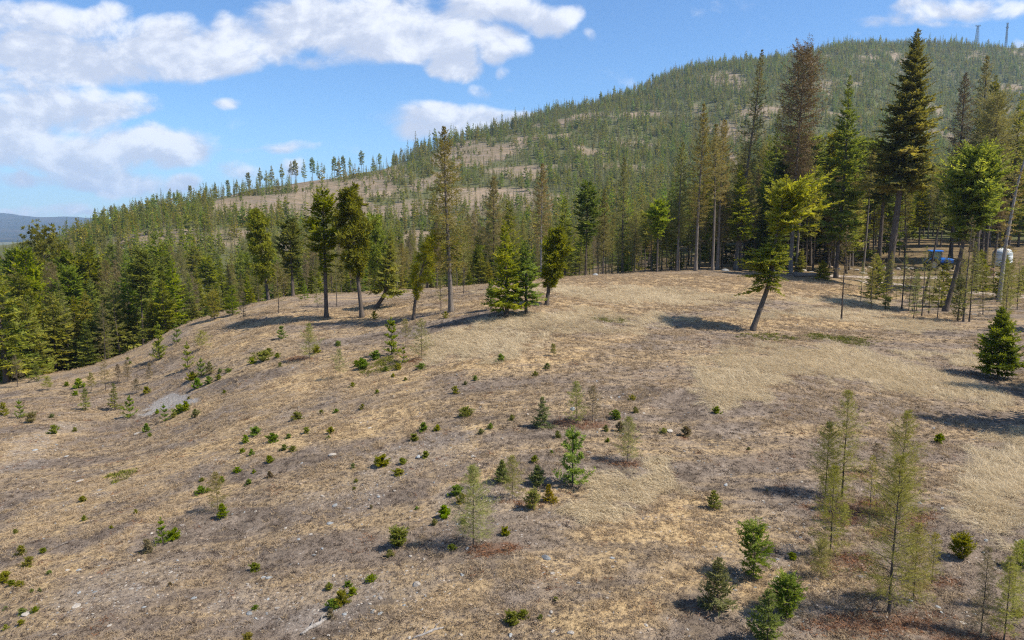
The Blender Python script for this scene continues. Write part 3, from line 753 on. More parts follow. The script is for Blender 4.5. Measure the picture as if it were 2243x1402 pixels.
HEROES = {}
def hero_trees():
    h = hero
    # the open slope and its rim, left to right
    h('fir_tree', 'fir', 14, 838, 8, 560, 66, 812, 'bushy fir with skirts to the ground at the far left rim of the slope', r0=.2, m=9, mat=M_FIR)
    h('pine_tree', 'pine', 130, 803, 118, 520, 56, 668, 'tall yellowish pine with a long bare grey trunk at the left rim', mat=M_PINE, prof='oval', B=64, m=7, tl=.55, tw=.08, bark=M_BARKPALE, r0=.19)
    h('pine_tree', 'pine', 110, 812, 92, 600, 30, 690, 'thin leaning pine trunk just left of the tall yellowish pine', r0=.1, B=36, mat=M_FIR, tl=.5, tw=.07, bark=M_BARKPALE)
    h('larch_tree', 'larch', 149, 797, 150, 590, 26, 720, 'thin grey larch trunk just right of the tall yellowish pine', r0=.09, bark=M_BARKPALE, mat=M_LARCHOLIVE, tw=.020)
    h('fir_tree', 'fir', 214, 778, 224, 606, 62, 766, 'broad yellow-green fir branching to the ground on the left rim', mat=M_FIR, m=10, r0=.2, prof='cone')
    h('fir_tree', 'fir', 300, 745, 305, 620, 40, 735, 'small dark fir on the rim between two broader firs', mat=M_FIRGREEN)
    h('fir_tree', 'fir', 372, 722, 357, 508, 36, 648, 'ragged dark fir with a long bare trunk leaning at the rim', mat=M_DARKFIR, prof='column', skip=.4, B=60, r0=.16)
    h('pine_tree', 'pine', 584, 655, 564, 466, 31, 615, 'golden-lit dense pine column above a bare trunk behind the rim', mat=M_PINE, prof='column', B=70, m=7, tl=.5, tw=.08, r0=.17, far=76)
    h('fir_tree', 'fir', 642, 650, 640, 488, 32, 604, 'compact dark green fir with a bare lower trunk behind the rim', mat=M_DARKFIR, prof='oval', m=10, r0=.16, el=(-.1, .7))
    h('fir_tree', 'fir', 715, 696, 716, 425, 40, 598, 'tall olive fir with a straight bare dark trunk in the clearing', mat=M_FIR, skip=.3, prof='oval', B=84, r0=.17, m=9)
    h('pine_tree', 'pine', 793, 695, 772, 430, 38, 600, 'green pine with a slanting bare trunk right of the tall olive fir', mat=M_PINE, prof='oval', B=66, m=7, tl=.5, tw=.075, r0=.17)
    h('pine_tree', 'pine', 830, 640, 820, 488, 30, 600, 'smaller rounded pine behind the slanting pine', mat=M_PINE, far=78, tl=.5, tw=.08)
    h('fir_tree', 'fir', 823, 675, 851, 528, 37, 640, 'dense cone-shaped fir on a short crooked trunk', mat=M_FIR, prof='cone', m=11, kink=([0, .2, 1], [0, .55, .4]), r0=.17)
    h('pine_tree', 'pine', 906, 700, 946, 530, 30, 650, 'sparse pine on a thin trunk bending to the right', mat=M_FIR, prof='oval', B=40, m=5, tl=.42, tw=.030, r0=.12, p=1.6, one_side=(0, .5))
    h('larch_tree', 'larch', 988, 683, 977, 278, 46, 590, 'tallest brown larch of the clearing with a broken bare top', mat=M_LARCH, prof='larch', B=135, m=10, tw=.017, bark=M_BARKPALE, r0=.18, skip=.3, fat=1.1, sub=3)
    h('fir_tree', 'fir', 1110, 693, 1106, 484, 50, 676, 'bright green full fir standing in the middle of the clearing', mat=M_FIRGREEN, prof='cone', m=11, r0=.14, el=(-.1, .8))
    h('fir_tree', 'fir', 1152, 688, 1152, 528, 40, 660, 'smaller bright green fir touching the right side of the full fir', mat=M_FIRGREEN, prof='cone', m=10, r0=.11, el=(-.1, .8))
    h('fir_tree', 'fir', 1076, 678, 1075, 612, 14, 665, 'little fir half hidden behind the full fir in mid clearing', mat=M_FIRGREEN, r0=.06)
    h('pine_tree', 'pine', 1198, 668, 1226, 514, 31, 625, 'yellow-green pine leaning right on a dark trunk beside the fir pair', mat=M_PINE, prof='oval', B=60, m=7, tl=.42, tw=.06, r0=.15, p=1.4)
    # behind the rim, middle
    h('larch_tree', 'larch', 1080, 640, 1083, 388, 34, 560, 'dark olive larch behind the bright green fir pair', mat=M_LARCH, far=92, tw=.024, m=11)
    h('fir_tree', 'fir', 1118, 640, 1112, 425, 36, 600, 'olive conical fir rising just behind the fir pair', mat=M_FIR, far=96, prof='cone')
    h('larch_tree', 'larch', 1186, 602, 1186, 358, 24, 520, 'thin larch with a pale bare trunk behind the leaning pine', mat=M_LARCH, far=86, bark=M_DEADWOOD, r0=.13, tw=.022)
    h('fir_tree', 'fir', 1237, 610, 1237, 430, 34, 585, 'green fir behind the leaning yellow-green pine', mat=M_FIRGREEN, far=90)
    h('fir_tree', 'fir', 1283, 604, 1286, 405, 29, 535, 'dark green fir with bare lower trunk left on the forest front', mat=M_DARKFIR, far=86, prof='oval', m=10)
    h('larch_tree', 'larch', 1322, 604, 1322, 415, 20, 560, 'slim dark larch right of the dark green front fir', mat=M_LARCHOLIVE, far=87, tw=.024)
    h('larch_tree', 'larch', 1364, 602, 1362, 345, 26, 540, 'tall slim larch in the front row above the grey boulder', mat=M_LARCHOLIVE, far=92, tw=.024)
    h('fir_tree', 'fir', 1440, 598, 1441, 445, 24, 520, 'light green oval fir on a bare trunk in the front row', mat=M_FIRGREEN, far=87, prof='oval', m=10, r0=.12)
    h('fir_tree', 'fir', 1470, 598, 1468, 395, 28, 545, 'green fir rising behind the light green oval fir', mat=M_FIRGREEN, far=95)
    h('larch_tree', 'larch', 1484, 598, 1488, 310, 28, 520, 'olive larch on the forest front right of the oval fir', mat=M_LARCHOLIVE, far=90, tw=.024, bark=M_BARKPALE)
    h('larch_tree', 'larch', 1525, 596, 1530, 228, 32, 490, 'tall grey-brown larch left of the twin-trunk larches', mat=M_LARCH, far=88, B=120, tw=.022, bark=M_BARKPALE)
    h('larch_tree', 'larch', 1562, 596, 1561, 272, 30, 430, 'left one of two close brown larches on the forest front', mat=M_LARCH, far=89, tw=.022, bark=M_BARKPALE)
    h('larch_tree', 'larch', 1572, 596, 1576, 262, 30, 450, 'right one of two close brown larches on the forest front', mat=M_LARCH, far=91, tw=.022, bark=M_BARKPALE)
    h('larch_tree', 'larch', 1612, 596, 1648, 108, 34, 500, 'very tall thin larch leaning right with a spindly top', mat=M_LARCHOLIVE, far=92, B=140, tw=.022, bark=M_BARKPALE, r0=.24, kink=([0, 1], [0, 0]))
    h('fir_tree', 'fir', 1688, 600, 1690, 250, 36, 560, 'dark green fir between the very tall larch and the rusty larch', mat=M_DARKFIR, far=100)
    h('larch_tree', 'larch', 1733, 598, 1740, 112, 46, 400, 'broad rusty brown larch taller than its neighbours behind the bent fir', mat=M_LARCHRUST, far=91, B=170, m=12, tw=.024, bark=M_BARKPALE, r0=.26, prof='oval')
    h('larch_tree', 'larch', 1746, 597, 1752, 300, 30, 420, 'second rusty larch trunk beside the broad rusty larch', mat=M_LARCHRUST, far=93, tw=.024, bark=M_BARKPALE)
    h('fir_tree', 'fir', 1834, 609, 1842, 166, 50, 520, 'tall ragged green fir left of the tallest fir', mat=M_FIR, far=88, B=150, skip=.3, m=10, r0=.24)
    h('larch_tree', 'larch', 1893, 600, 1900, 330, 26, 430, 'grey bare-trunked larch between the two tallest firs', mat=M_LARCHOLIVE, far=98, bark=M_BARKPALE, tw=.024)
    h('fir_tree', 'fir', 1943, 637, 1974, 64, 74, 405, 'tallest fir, a great green cone on a thick flared trunk', mat=M_FIR, B=260, m=15, r0=.42, prof='cone', el=(-.22, .6), skip=.18, seed=5, size=.78)
    h('fir_tree', 'fir', 1926, 617, 1926, 330, 36, 440, 'thick dark trunked fir just left behind the tallest fir', mat=M_DARKFIR, far=87, r0=.32)
    h('larch_tree', 'larch', 2083, 610, 2086, 160, 34, 420, 'tall dark-stemmed larch right of the tallest fir', mat=M_LARCHRUST, far=112, B=140, tw=.027)
    h('larch_tree', 'larch', 2128, 605, 2128, 122, 40, 430, 'tall brownish larch behind the big dark fir at right', mat=M_LARCH, far=124, B=150, tw=.030)
    h('fir_tree', 'fir', 2150, 610, 2152, 165, 56, 470, 'big dark green fir with drooping limbs at the right', mat=M_DARKFIR, far=112, B=150, m=11)
    h('larch_tree', 'larch', 2160, 612, 2160, 215, 46, 420, 'bushy brown larch in front of the big dark fir', mat=M_LARCH, far=104, B=140, m=11, tw=.024, prof='oval')
    h('fir_tree', 'fir', 2208, 610, 2206, 205, 46, 470, 'yellow-green fir near the right edge behind the dead snag', mat=M_FIR, far=108, B=130)
    h('pine_tree', 'fir', 2069, 682, 2122, 342, 66, 522, 'broad yellow-green fir on a leaning dark trunk before the tractor', mat=M_FIR, B=150, m=15, r0=.22, prof='oval', p=.8, size=.72)
    h('fir_tree', 'fir', 2139, 640, 2140, 400, 40, 470, 'fir with a thick straight greyish trunk right of the leaning one', mat=M_FIR, far=84, r0=.42, B=80)
    h('larch_tree', 'larch', 2030, 662, 2066, 400, 18, 500, 'thin slanting trunk in front of the blue tractor', mat=M_LARCHOLIVE, far=72, r0=.13, B=40, tw=.020)
    h('larch_tree', 'larch', 2106, 640, 2108, 380, 26, 520, 'slim greyish trunk between tractor and thick trunk', mat=M_LARCHOLIVE, far=82, r0=.17, tw=.022)
    h('larch_tree', 'larch', 2178, 606, 2186, 430, 18, 500, 'reddish-barked trunk in front of the white tank', mat=M_LARCHRUST, far=96, r0=.2)
    h('fir_tree', 'fir', 2196, 655, 2198, 560, 30, 648, 'dark shaded young fir at the foot of the dead snag', mat=M_DARKFIR, r0=.06)
    h('fir_tree', 'fir', 2234, 650, 2236, 583, 16, 640, 'small green fir at the right edge near the rocks', mat=M_FIRGREEN, r0=.05)
    h('fir_tree', 'fir', 2186, 828, 2182, 674, 50, 815, 'bushy young fir full to the ground on the right of the clearing', mat=M_FIRGREEN, prof='fir', m=11, r0=.07, el=(-.02, .8), B=90, skip=.05, sub=3)
    h('fir_tree', 'fir', 1804, 614, 1800, 572, 20, 608, 'small open fir beside the fallen logs', mat=M_FIR, r0=.06)
    h('fir_tree', 'fir', 1752, 600, 1757, 545, 16, 595, 'young fir beside the trunks left of the gravel road', mat=M_FIR, far=93, r0=.06)
hero_trees()

def bent_fir():
    X, Y, Z, H = spot(1648, 724, 398)
    sc = Y / 1602 * 1.02; g = np.random.default_rng(77)
    ax = Axis(H, (0, 0), 1, .03, g, ([0, .12, .26, .36, .55, .75, 1], [v * sc for v in (0, 12, 26, 35, 38, 46, 62)]))
    lo = branch_set(ax, H, .30, 84, 66 * sc, PROF['column'], g, -.25, .15, .05, .62, .6, (math.pi, .35), .15)
    up = branch_set(ax, H, .62, 76, 80 * sc, PROF['oval'], g, -.12, .5, .12, 1.0, .6, (0, .5), .12)
    fa = fir_foliage(g, *lo, m=15, wide=.15, size=.72); fb = fir_foliage(g, *up, m=15, wide=.15, size=.72)
    wb = MB()
    for b in (lo, up): wb.add(*limb_wood(ax, *b[:5], r=.016))
    n = len(fa[0])
    parts = {'trunk': trunk_mesh('trunk', ax, .19, M_BARK, flare=1.3), 'branches': wb.mesh('branches', M_TWIG),
             'crown': mesh_from('crown', np.concatenate([fa[0], fb[0]]), np.concatenate([fa[1], fb[1] + n]), None, [M_FIR], np.concatenate([fa[2], np.clip(fb[2] + .16, 0, 1)]))}  # upper tier toned lighter, its sunlit look put into the needle colour
    tree_object('fir_tree', parts, (X, Y, Z), 'lone bent fir with a curved bare trunk and two-tiered crown in the clearing', 'tree')
bent_fir()
def dead_snag():
    X, Y, Z, H = spot(2188, 662, 240); sc = Y / 1602 * 1.02; g = np.random.default_rng(78)
    ax = Axis(H, (0, 0), 1, .05, g, ([0, .3, .6, 1], [v * sc for v in (0, 4, 17, 48)]))
    br = branch_set(ax, H, .28, 46, 44 * sc, PROF['column'], g, -.35, .5, .1, .70, .4, None, .3)
    f = larch_foliage(g, *br, m=9, tw=.02); wb = MB().add(*limb_wood(ax, *br[:5], r=.012)).add(*snags(g, ax, H, .6, .97, 26, .02, .8))
    parts = {'trunk': trunk_mesh('trunk', ax, .2, M_DEADWOOD, flare=1.2), 'branches': wb.mesh('branches', M_DEADWOOD), 'crown': mesh_from('crown', f[0], f[1], None, [M_LARCH], f[2])}
    tree_object('dead_tree', parts, (X, Y, Z), 'pale dead snag with a curving bare top near the right edge', 'dead tree')
dead_snag()
# three trees just outside the right edge whose shade falls into the picture
def edge_trees():
    g = np.random.default_rng(3)
    for px, Y, H, lab in ((2440, 31, 9.5, 'fir beyond the right edge shading the slope'), (2560, 36, 12, 'taller fir beyond the right edge shading the straw'), (2430, 52, 10, 'fir beyond the right edge beside the clearing')):
        X, Y, Z = at(px, Y)
        tree_object('fir_tree', build_tree('fir', int(px), H, H * .22, .1, B=70, m=7), (X, Y, Z), lab, 'tree')
edge_trees()

# ------------------------------------------------------------------ the forest: a few trees of each kind, copied one by one
def proto_set():
    P = {}
    P['fir'] = [build_tree('fir', 100 + i, 20, [3.0, 3.4, 2.6, 3.8, 2.8, 3.2][i], [.30, .12, .42, .08, .34, .22][i], (g_(.5, i), 0), m=8, B=92, prof=['fir', 'cone', 'oval', 'cone', 'column', 'fir'][i],
                            mat=[M_FIR, M_FIRGREEN, M_FIR, M_FIR, M_DARKFIR, M_FIRGREEN][i], skip=.2, size=1.1) for i in range(6)]
    P['pine'] = [build_tree('pine', 200 + i, 20, [3.0, 2.5, 3.3][i], [.42, .5, .35][i], (g_(.8, i), 0), m=6, B=60, prof=['oval', 'column', 'oval'][i], mat=M_PINE, tl=.62, tw=.10, bark=M_BARKPALE) for i in range(3)]
    P['larch'] = [build_tree('larch', 300 + i, 22, [2.6, 2.2, 2.9, 2.3, 2.6][i], [.30, .42, .22, .36, .28][i], (g_(1.0, i), 0), m=11, B=110, prof=['larch', 'larch', 'oval', 'column', 'larch'][i],
                              mat=[M_LARCH, M_LARCHOLIVE, M_LARCHOLIVE, M_LARCH, M_LARCHRUST][i], tw=.027, bark=[M_BARKPALE, M_BARK][i % 2], r0=.2) for i in range(5)]
    P['young_fir'] = [build_tree('fir', 400 + i, 6, [1.5, 1.3, 1.7][i], .06, m=8, B=60, prof='cone', mat=[M_FIR, M_FIRGREEN, M_FIR][i], r0=.08, size=1.15) for i in range(3)]
    P['young_larch'] = [build_tree('larch', 450 + i, 8, [1.2, 1.0][i], .12, m=9, B=44, mat=[M_LARCHOLIVE, M_SAPLING][i], tw=.013, r0=.06, bare=False) for i in range(2)]
    return P
def g_(a, i): return [.6, -.4, .9, -.8, .3, -.2][i % 6] * a
PROTO = proto_set(); FIRST = {}
SKYLINE = ([-200, 0, 60, 130, 200, 300, 400, 480, 560, 640, 700, 800, 900, 1000, 1100, 1170, 1250, 1300, 1400, 1450, 1500, 1600, 1700, 1800, 1900, 2000, 2100, 2243, 2600],
           [560, 560, 545, 540, 530, 545, 560, 560, 575, 570, 560, 560, 560, 545, 510, 520, 500, 470, 460, 430, 400, 340, 300, 300, 330, 360, 300, 270, 250])
DESC = {'fir': ['green fir in the sunken forest', 'green fir behind the rim', 'green fir in the tall forest'], 'pine': ['pine in the sunken forest', 'pine behind the rim', 'pine in the tall forest'],
        'larch': ['bare larch in the sunken forest', 'bare larch behind the rim', 'bare larch in the tall forest'], 'young_fir': ['young fir along the left rim', 'young fir behind the rim', 'young fir at the forest foot'],
        'young_larch': ['young larch along the left rim', 'young larch behind the rim', 'young larch at the forest foot']}
TREE_MARKS = [(14, 'the far left fir'), (124, 'the tall yellowish pine'), (220, 'the broad rim fir'), (366, 'the ragged dark fir'), (574, 'the golden pine column'), (641, 'the compact dark fir'), (715, 'the tall olive fir'), (782, 'the slanting pine'), (850, 'the crooked cone fir'), (980, 'the tall brown larch'),
              (1108, 'the bright full fir'), (1210, 'the leaning yellow pine'), (1285, 'the dark front fir'), (1363, 'the larch above the boulder'), (1440, 'the light oval fir'), (1527, 'the tall grey larch'), (1570, 'the two close larches'), (1632, 'the very tall larch'), (1737, 'the rusty larch'),
              (1838, 'the tall ragged fir'), (1955, 'the tallest fir'), (2085, 'the leaning dark trunk'), (2150, 'the big drooping fir'), (2210, 'the dead snag')]
TREE_PENDING, TREE_ORDER = [], {}
ORDN = 'nearest second third fourth fifth sixth seventh eighth ninth tenth eleventh twelfth thirteenth fourteenth fifteenth sixteenth seventeenth eighteenth nineteenth twentieth'.split()
def tree_label(o, kind, zone, px):
    d, i = min((abs(px - a), i) for i, (a, _) in enumerate(TREE_MARKS)); key = (kind, zone, i, px < TREE_MARKS[i][0])
    d += len(TREE_PENDING) * 1e-6; TREE_ORDER.setdefault(key, []).append(d); TREE_PENDING.append((o, key, d))
def finish_tree_labels():
    for o, key, d in TREE_PENDING:
        kind, zone, i, left = key; l = sorted(TREE_ORDER[key]); k = l.index(d); side = 'left' if left else 'right'
        o['label'] = '%s, %s on the %s of %s' % (DESC[kind][zone], 'one' if len(l) == 1 else (ORDN + ['twenty-first', 'twenty-second', 'twenty-third', 'twenty-fourth'])[min(k, 23)], side, TREE_MARKS[i][1])
PLURAL = {'fir': 'firs', 'pine': 'pines', 'larch': 'larches', 'young_fir': 'young firs', 'young_larch': 'young larches'}
NAMES = {'fir': 'fir_tree', 'pine': 'pine_tree', 'larch': 'larch_tree', 'young_fir': 'young_fir', 'young_larch': 'young_larch'}
USED = []
MASS, MASS_MESH = [], {}
def forest_tree(kind, px, Y, top_py, zone, g, hmin=4.0, hmax=26.0, fixed=None, mass=False):
    X, Y, Z = at(px, Y); _, t = pix_at(px, top_py)
    H = min(hmax, t * Y - Z) if fixed is None else fixed
    if H < hmin: return False
    lst = PROTO[kind]; i = int(g.integers(len(lst)))
    base = {'fir': 20, 'pine': 20, 'larch': 22, 'young_fir': 6, 'young_larch': 8}[kind]
    s = H / base; w = s * g.uniform(.85, 1.15) if H > 12 else s * 1.15
    key = (kind, i); rz = g.uniform(0, 6.28); tl = (g.normal(0, .025), g.normal(0, .025))
    if mass: MASS.append((key, X, Y, Z, rz, s)); return True
    lab, grp = 'x', PLURAL[kind] + ' ' + ['of the sunken left forest', 'behind the rim', 'of the tall forest'][zone]
    if key not in FIRST: o = FIRST[key] = tree_object(NAMES[kind], lst[i], (X, Y, Z), lab, 'tree', grp, rz, (w, w, s), tl)
    else: o = copy_tree(FIRST[key], (X, Y, Z), lab, grp, rz, (w, w, s), tl)
    tree_label(o, kind, zone, px)
    return True
def fill(zone, px0, px1, Y0, Y1, n, mixk, gap, lift, hmin, hmax, seed, ymax=None, avoid=None, mass=False):
    g = np.random.default_rng(seed); kinds, pr = zip(*mixk); c = 0
    for _ in range(n * 12):
        if c >= n: break
        Y = math.sqrt(g.uniform(Y0 * Y0, Y1 * Y1)); px = g.uniform(px0, px1)
        X, _, Z = at(px, Y)
        if any((X - a) ** 2 + (Y - b) ** 2 < gap * gap for a, b in USED): continue
        if avoid and avoid(px, Y): continue
        k = kinds[int(g.choice(len(kinds), p=pr))]
        sky = np.interp(px, *SKYLINE) + lift(g)
        if not forest_tree(k, px, Y, sky, zone, g, hmin, hmax, mass=mass): continue
        USED.append((X, Y)); c += 1
BIG = [('fir', .66), ('pine', .05), ('larch', .29)]
def left_rim(px): return np.interp(px, [0, 130, 250, 400, 500, 620, 800, 1000, 1300, 1560], [62, 66, 68, 69, 71, 75, 77, 79, 85, 92])
fill(0, -80, 640, 70, 120, 70, BIG, 3.2, lambda g: g.uniform(0, 90), 5, 24, 1, avoid=lambda px, Y: Y < left_rim(px) + (5 if 60 < px < 175 else 0))
fill(0, -60, 640, 120, 215, 72, BIG, 4.5, lambda g: g.uniform(-25, 60), 6, 24, 2)
fill(1, 580, 1130, 80, 125, 84, [('fir', .6), ('larch', .4)], 3.2, lambda g: g.uniform(-40, 60), 4, 22, 3, avoid=lambda px, Y: Y < left_rim(px) + 3)
fill(1, 540, 1150, 125, 240, 150, [('fir', .6), ('larch', .4)], 4.5, lambda g: g.uniform(-70, 50), 5, 22, 4, mass=True)
fill(2, 1130, 1660, 90, 128, 62, [('fir', .34), ('larch', .66)], 2.3, lambda g: g.uniform(0, 110), 7, 30, 5)
fill(2, 1130, 1680, 128, 200, 60, [('fir', .45), ('larch', .55)], 3.4, lambda g: g.uniform(0, 80), 7, 30, 6)
right_avoid = lambda px, Y: (px > 1985 and Y < 132) or (px > 1880 and Y < 112)
fill(2, 1640, 2330, 94, 135, 96, [('fir', .52), ('larch', .48)], 2.5, lambda g: g.uniform(-20, 120), 8, 32, 7, avoid=right_avoid)
fill(2, 1640, 2420, 135, 205, 130, [('fir', .60), ('larch', .40)], 3.2, lambda g: g.uniform(0, 120), 8, 32, 8, mass=True)
# undergrowth trees along the edges
YF = [('young_fir', .7), ('young_larch', .3)]
fill(0, -40, 600, 60, 82, 46, YF, 1.5, lambda g: g.uniform(40, 190), 2, 8.5, 11, avoid=lambda px, Y: Y < left_rim(px) + (6 if 60 < px < 175 else 1))
fill(1, 600, 1130, 72, 100, 60, [('young_fir', .5), ('young_larch', .5)], 1.4, lambda g: g.uniform(20, 80), 1.5, 7, 12, avoid=lambda px, Y: Y < left_rim(px) + 1.5)
fill(2, 1180, 1560, 84, 96, 40, [('young_fir', .15), ('young_larch', .85)], 1.1, lambda g: g.uniform(20, 110), 1.5, 5, 13, avoid=lambda px, Y: Y < left_rim(px) + 1)
fill(2, 1890, 2240, 58, 82, 30, [('young_larch', .9), ('young_fir', .1)], 1.0, lambda g: g.uniform(120, 260), 1.0, 4.5, 14, avoid=lambda px, Y: Y < 64 and px < 2000)
finish_tree_labels()

# ------------------------------------------------------------------ stuff nobody could count: instanced on points
def scatter(name, mats_protos, pts, idx, rot, scl, label_kind='stuff', parent=None):
    """one object whose geometry nodes put prototype meshes on given points"""
    coll = bpy.data.collections.new(name + '_kinds')
    for i, me in enumerate(mats_protos): coll.objects.link(bpy.data.objects.new('%s_kind_%02d' % (name, i), me))
    me = bpy.data.meshes.new(name); n = len(pts)
    me.vertices.add(n); me.vertices.foreach_set('co', np.asarray(pts, np.float32).ravel())
    for nm, ty, val in (('pick', 'INT', np.asarray(idx, np.int32)), ('size', 'FLOAT', np.asarray(scl, np.float32))):
        a = me.attributes.new(nm, ty, 'POINT'); a.data.foreach_set('value', val)
    a = me.attributes.new('turn', 'FLOAT_VECTOR', 'POINT'); a.data.foreach_set('vector', np.asarray(rot, np.float32).ravel())
    o = link(name, me, kind='stuff')
    ng = bpy.data.node_groups.new(name, 'GeometryNodeTree')
    ng.interface.new_socket('Geometry', in_out='INPUT', socket_type='NodeSocketGeometry'); ng.interface.new_socket('Geometry', in_out='OUTPUT', socket_type='NodeSocketGeometry')
    t = NT(ng); i, u = t.node('NodeGroupInput'), t.node('NodeGroupOutput')
    m2p = t.node('GeometryNodeMeshToPoints'); t.l.new(i.outputs[0], m2p.inputs[0])
    ci = t.node('GeometryNodeCollectionInfo'); ci.inputs['Collection'].default_value = coll; ci.inputs['Separate Children'].default_value = True; ci.inputs['Reset Children'].default_value = True
    iop = t.node('GeometryNodeInstanceOnPoints'); t.l.new(m2p.outputs[0], iop.inputs['Points']); t.l.new(ci.outputs[0], iop.inputs['Instance'])
    iop.inputs['Pick Instance'].default_value = True
    def na(nm, ty):
        a = t.node('GeometryNodeInputNamedAttribute', data_type=ty); a.inputs[0].default_value = nm; return a.outputs[0]
    t.l.new(na('pick', 'INT'), iop.inputs['Instance Index'])
    e = t.node('FunctionNodeEulerToRotation'); t.l.new(na('turn', 'FLOAT_VECTOR'), e.inputs[0]); t.l.new(e.outputs[0], iop.inputs['Rotation'])
    t.l.new(na('size', 'FLOAT'), iop.inputs['Scale'])
    t.l.new(iop.outputs[0], u.inputs[0])
    md = o.modifiers.new('scatter', 'NODES'); md.node_group = ng
    return o
def merged(parts, mats):
    """trunk, branches and crown of a far tree in one cheap mesh"""
    vs, qs, mi, tn, n = [], [], [], [], 0
    for k, (v, q, t) in enumerate(parts):
        vs.append(v); qs.append(q + n); mi.append(np.full(len(q), k)); tn.append(np.broadcast_to(t, (len(v),))); n += len(v)
    return mesh_from('far_tree', np.concatenate(vs), np.concatenate(qs), None, mats, np.concatenate(tn), midx=np.concatenate(mi))
def far_tree(kind, seed, H, R, cb, mat, prof, B=34, m=4, top=1.0):
    g = np.random.default_rng(seed); ax = Axis(H, (g.normal(0, .2), 0), 1, .06, g)
    br = branch_set(ax, H, cb, B, R, PROF[prof], g, -.2, .7, .1, 1.0, .55, None, .2)
    if kind == 'fir': f = fir_foliage(g, *br, m=m, size=1.3, sub=1, wide=.46, loose=1.3)
    elif kind == 'pine': f = pine_foliage(g, *br, tufts=3, blades=7, tl=1.0, tw=.2)
    else: f = larch_foliage(g, *br, m=m + 2, size=1.25, tw=.06, sub=1)
    s = np.linspace(0, 1, 5); P = ax(s); P[0, 2] -= 1.0
    tv, tq = tubes(P[None], (H * .012 * (1 - .9 * s))[None], 4)
    return merged([(tv, tq, .5), f], [M_BARK, mat])
def joined(parts):
    out = []; mats = []
    for nm in ('trunk', 'branches', 'crown'):
        me = parts[nm]; v = np.empty(len(me.vertices) * 3, np.float32); me.vertices.foreach_get('co', v)
        q = [p.vertices[:] for p in me.polygons if len(p.vertices) == 4] if nm != 'crown' else None
        if q is None:
            q = np.empty(len(me.loops), np.int32); me.loops.foreach_get('vertex_index', q); q = q.reshape(-1, 4)
        t = np.full(len(v) // 3, .5, np.float32)
        if 'tone' in me.attributes: me.attributes['tone'].data.foreach_get('value', t)
        out.append((v.reshape(-1, 3), np.asarray(q), t)); mats.append(me.materials[0])
    return merged(out, mats)
def back_forest():
    keys = sorted({m[0] for m in MASS}); ix = {k: i for i, k in enumerate(keys)}
    scatter('back_forest', [joined(PROTO[k[0]][k[1]]) for k in keys], [m[1:4] for m in MASS], [ix[m[0]] for m in MASS], [(0, 0, m[4]) for m in MASS], [m[5] for m in MASS])
back_forest()
FAR = [far_tree('fir', 1, 10, 2.7, .05, M_FARFIR, 'cone'), far_tree('fir', 2, 10, 2.2, .06, M_FARFIR, 'cone'), far_tree('fir', 3, 10, 2.9, .03, M_FARFIR, 'fir'), far_tree('fir', 4, 10, 1.6, .18, M_FARFIR, 'fir'),
       far_tree('larch', 5, 10, 1.6, .12, M_FARLARCH, 'larch'), far_tree('larch', 6, 10, 1.3, .2, M_FARLARCH, 'larch'),
       far_tree('pine', 7, 10, 1.6, .42, M_FARFIR, 'oval', 26), far_tree('pine', 8, 10, 1.4, .5, M_FARFIR, 'column', 24), far_tree('fir', 9, 10, 4.2, .02, M_FARFIR, 'oval', 40), far_tree('fir', 10, 10, 1.5, .35, M_FARFIR, 'column')]
def hill_forest():
    g = np.random.default_rng(41); n = 135000
    az = g.uniform(-.70, .72, n); r = np.sqrt(g.uniform(205 ** 2, 1620 ** 2, n))
    X, Y = r * np.sin(az), r * np.cos(az); Z = height(X, Y)
    px, py = to_pix(X, Y, Z)
    d = wood_density(X, Y, Z)
    # past the crest nothing shows
    crest_y = np.interp(px, [-200, 300, 450, 600, 850, 1020, 1200, 1500, 1850, 2100, 2243, 2600], [300, 450, 520, 600, 750, 850, 950, 1150, 1350, 1450, 1500, 1600])
    left = Y < 480
    keep = (g.random(n) < d * .80) & (Y < crest_y + 45) & (px > -80) & (px < 2320)
    X, Y, Z, px, r, d, crest_y = (a[keep] for a in (X, Y, Z, px, r, d, crest_y)); n = len(X)
    u = g.random(n); patch = fbm(X / 80, Y / 80, 3, 71)
    lar = u < .14 + .5 * _sm(patch, .5, .7) * (px < 1500)
    old = (crest_y - Y < 70) | (px < 520) | (g.random(n) < .10)
    idx = np.where(lar, g.choice([4, 5], n), np.where(old, g.choice([3, 1, 9, 1, 0, 2, 1], n), g.choice([0, 1, 2, 3, 0, 1], n)))
    H = np.where(old, np.where(px < 560, g.uniform(5, 9.5, n), np.where(px < 900, g.uniform(7, 12, n), g.uniform(8.5, 15.5, n))), g.uniform(3.5, 11.5, n))
    H = H * np.exp(g.normal(0, .18, n)); H = np.where(old & (px > 850) & (g.random(n) < .04), H * 1.35, H)
    edge = (crest_y - Y < 45) & (g.random(n) < .45)
    thin = (px > 360) & (px < 860) & (crest_y - Y < 75)
    H = H * np.where((px > 500) & (px < 1300) & ~old, .85, 1.0)
    shrub = (g.random(n) < np.where((px > 430) & (px < 1150), .30, .10)) & ~old
    idx = np.where(shrub, 8, idx); H = np.where(shrub, g.uniform(1.2, 3.0, n), H)
    ok = (~thin | (g.random(n) < .22)) & ~edge; X, Y, Z, idx, H = (a[ok] for a in (X, Y, Z, idx, H)); n = len(X)
    rot = np.column_stack([g.normal(0, .03, n), g.normal(0, .03, n), g.uniform(0, 6.28, n)])
    scatter('hill_forest', FAR, np.column_stack([X, Y, Z]), idx, rot, H / 10)
    return n
print('hill trees', hill_forest())
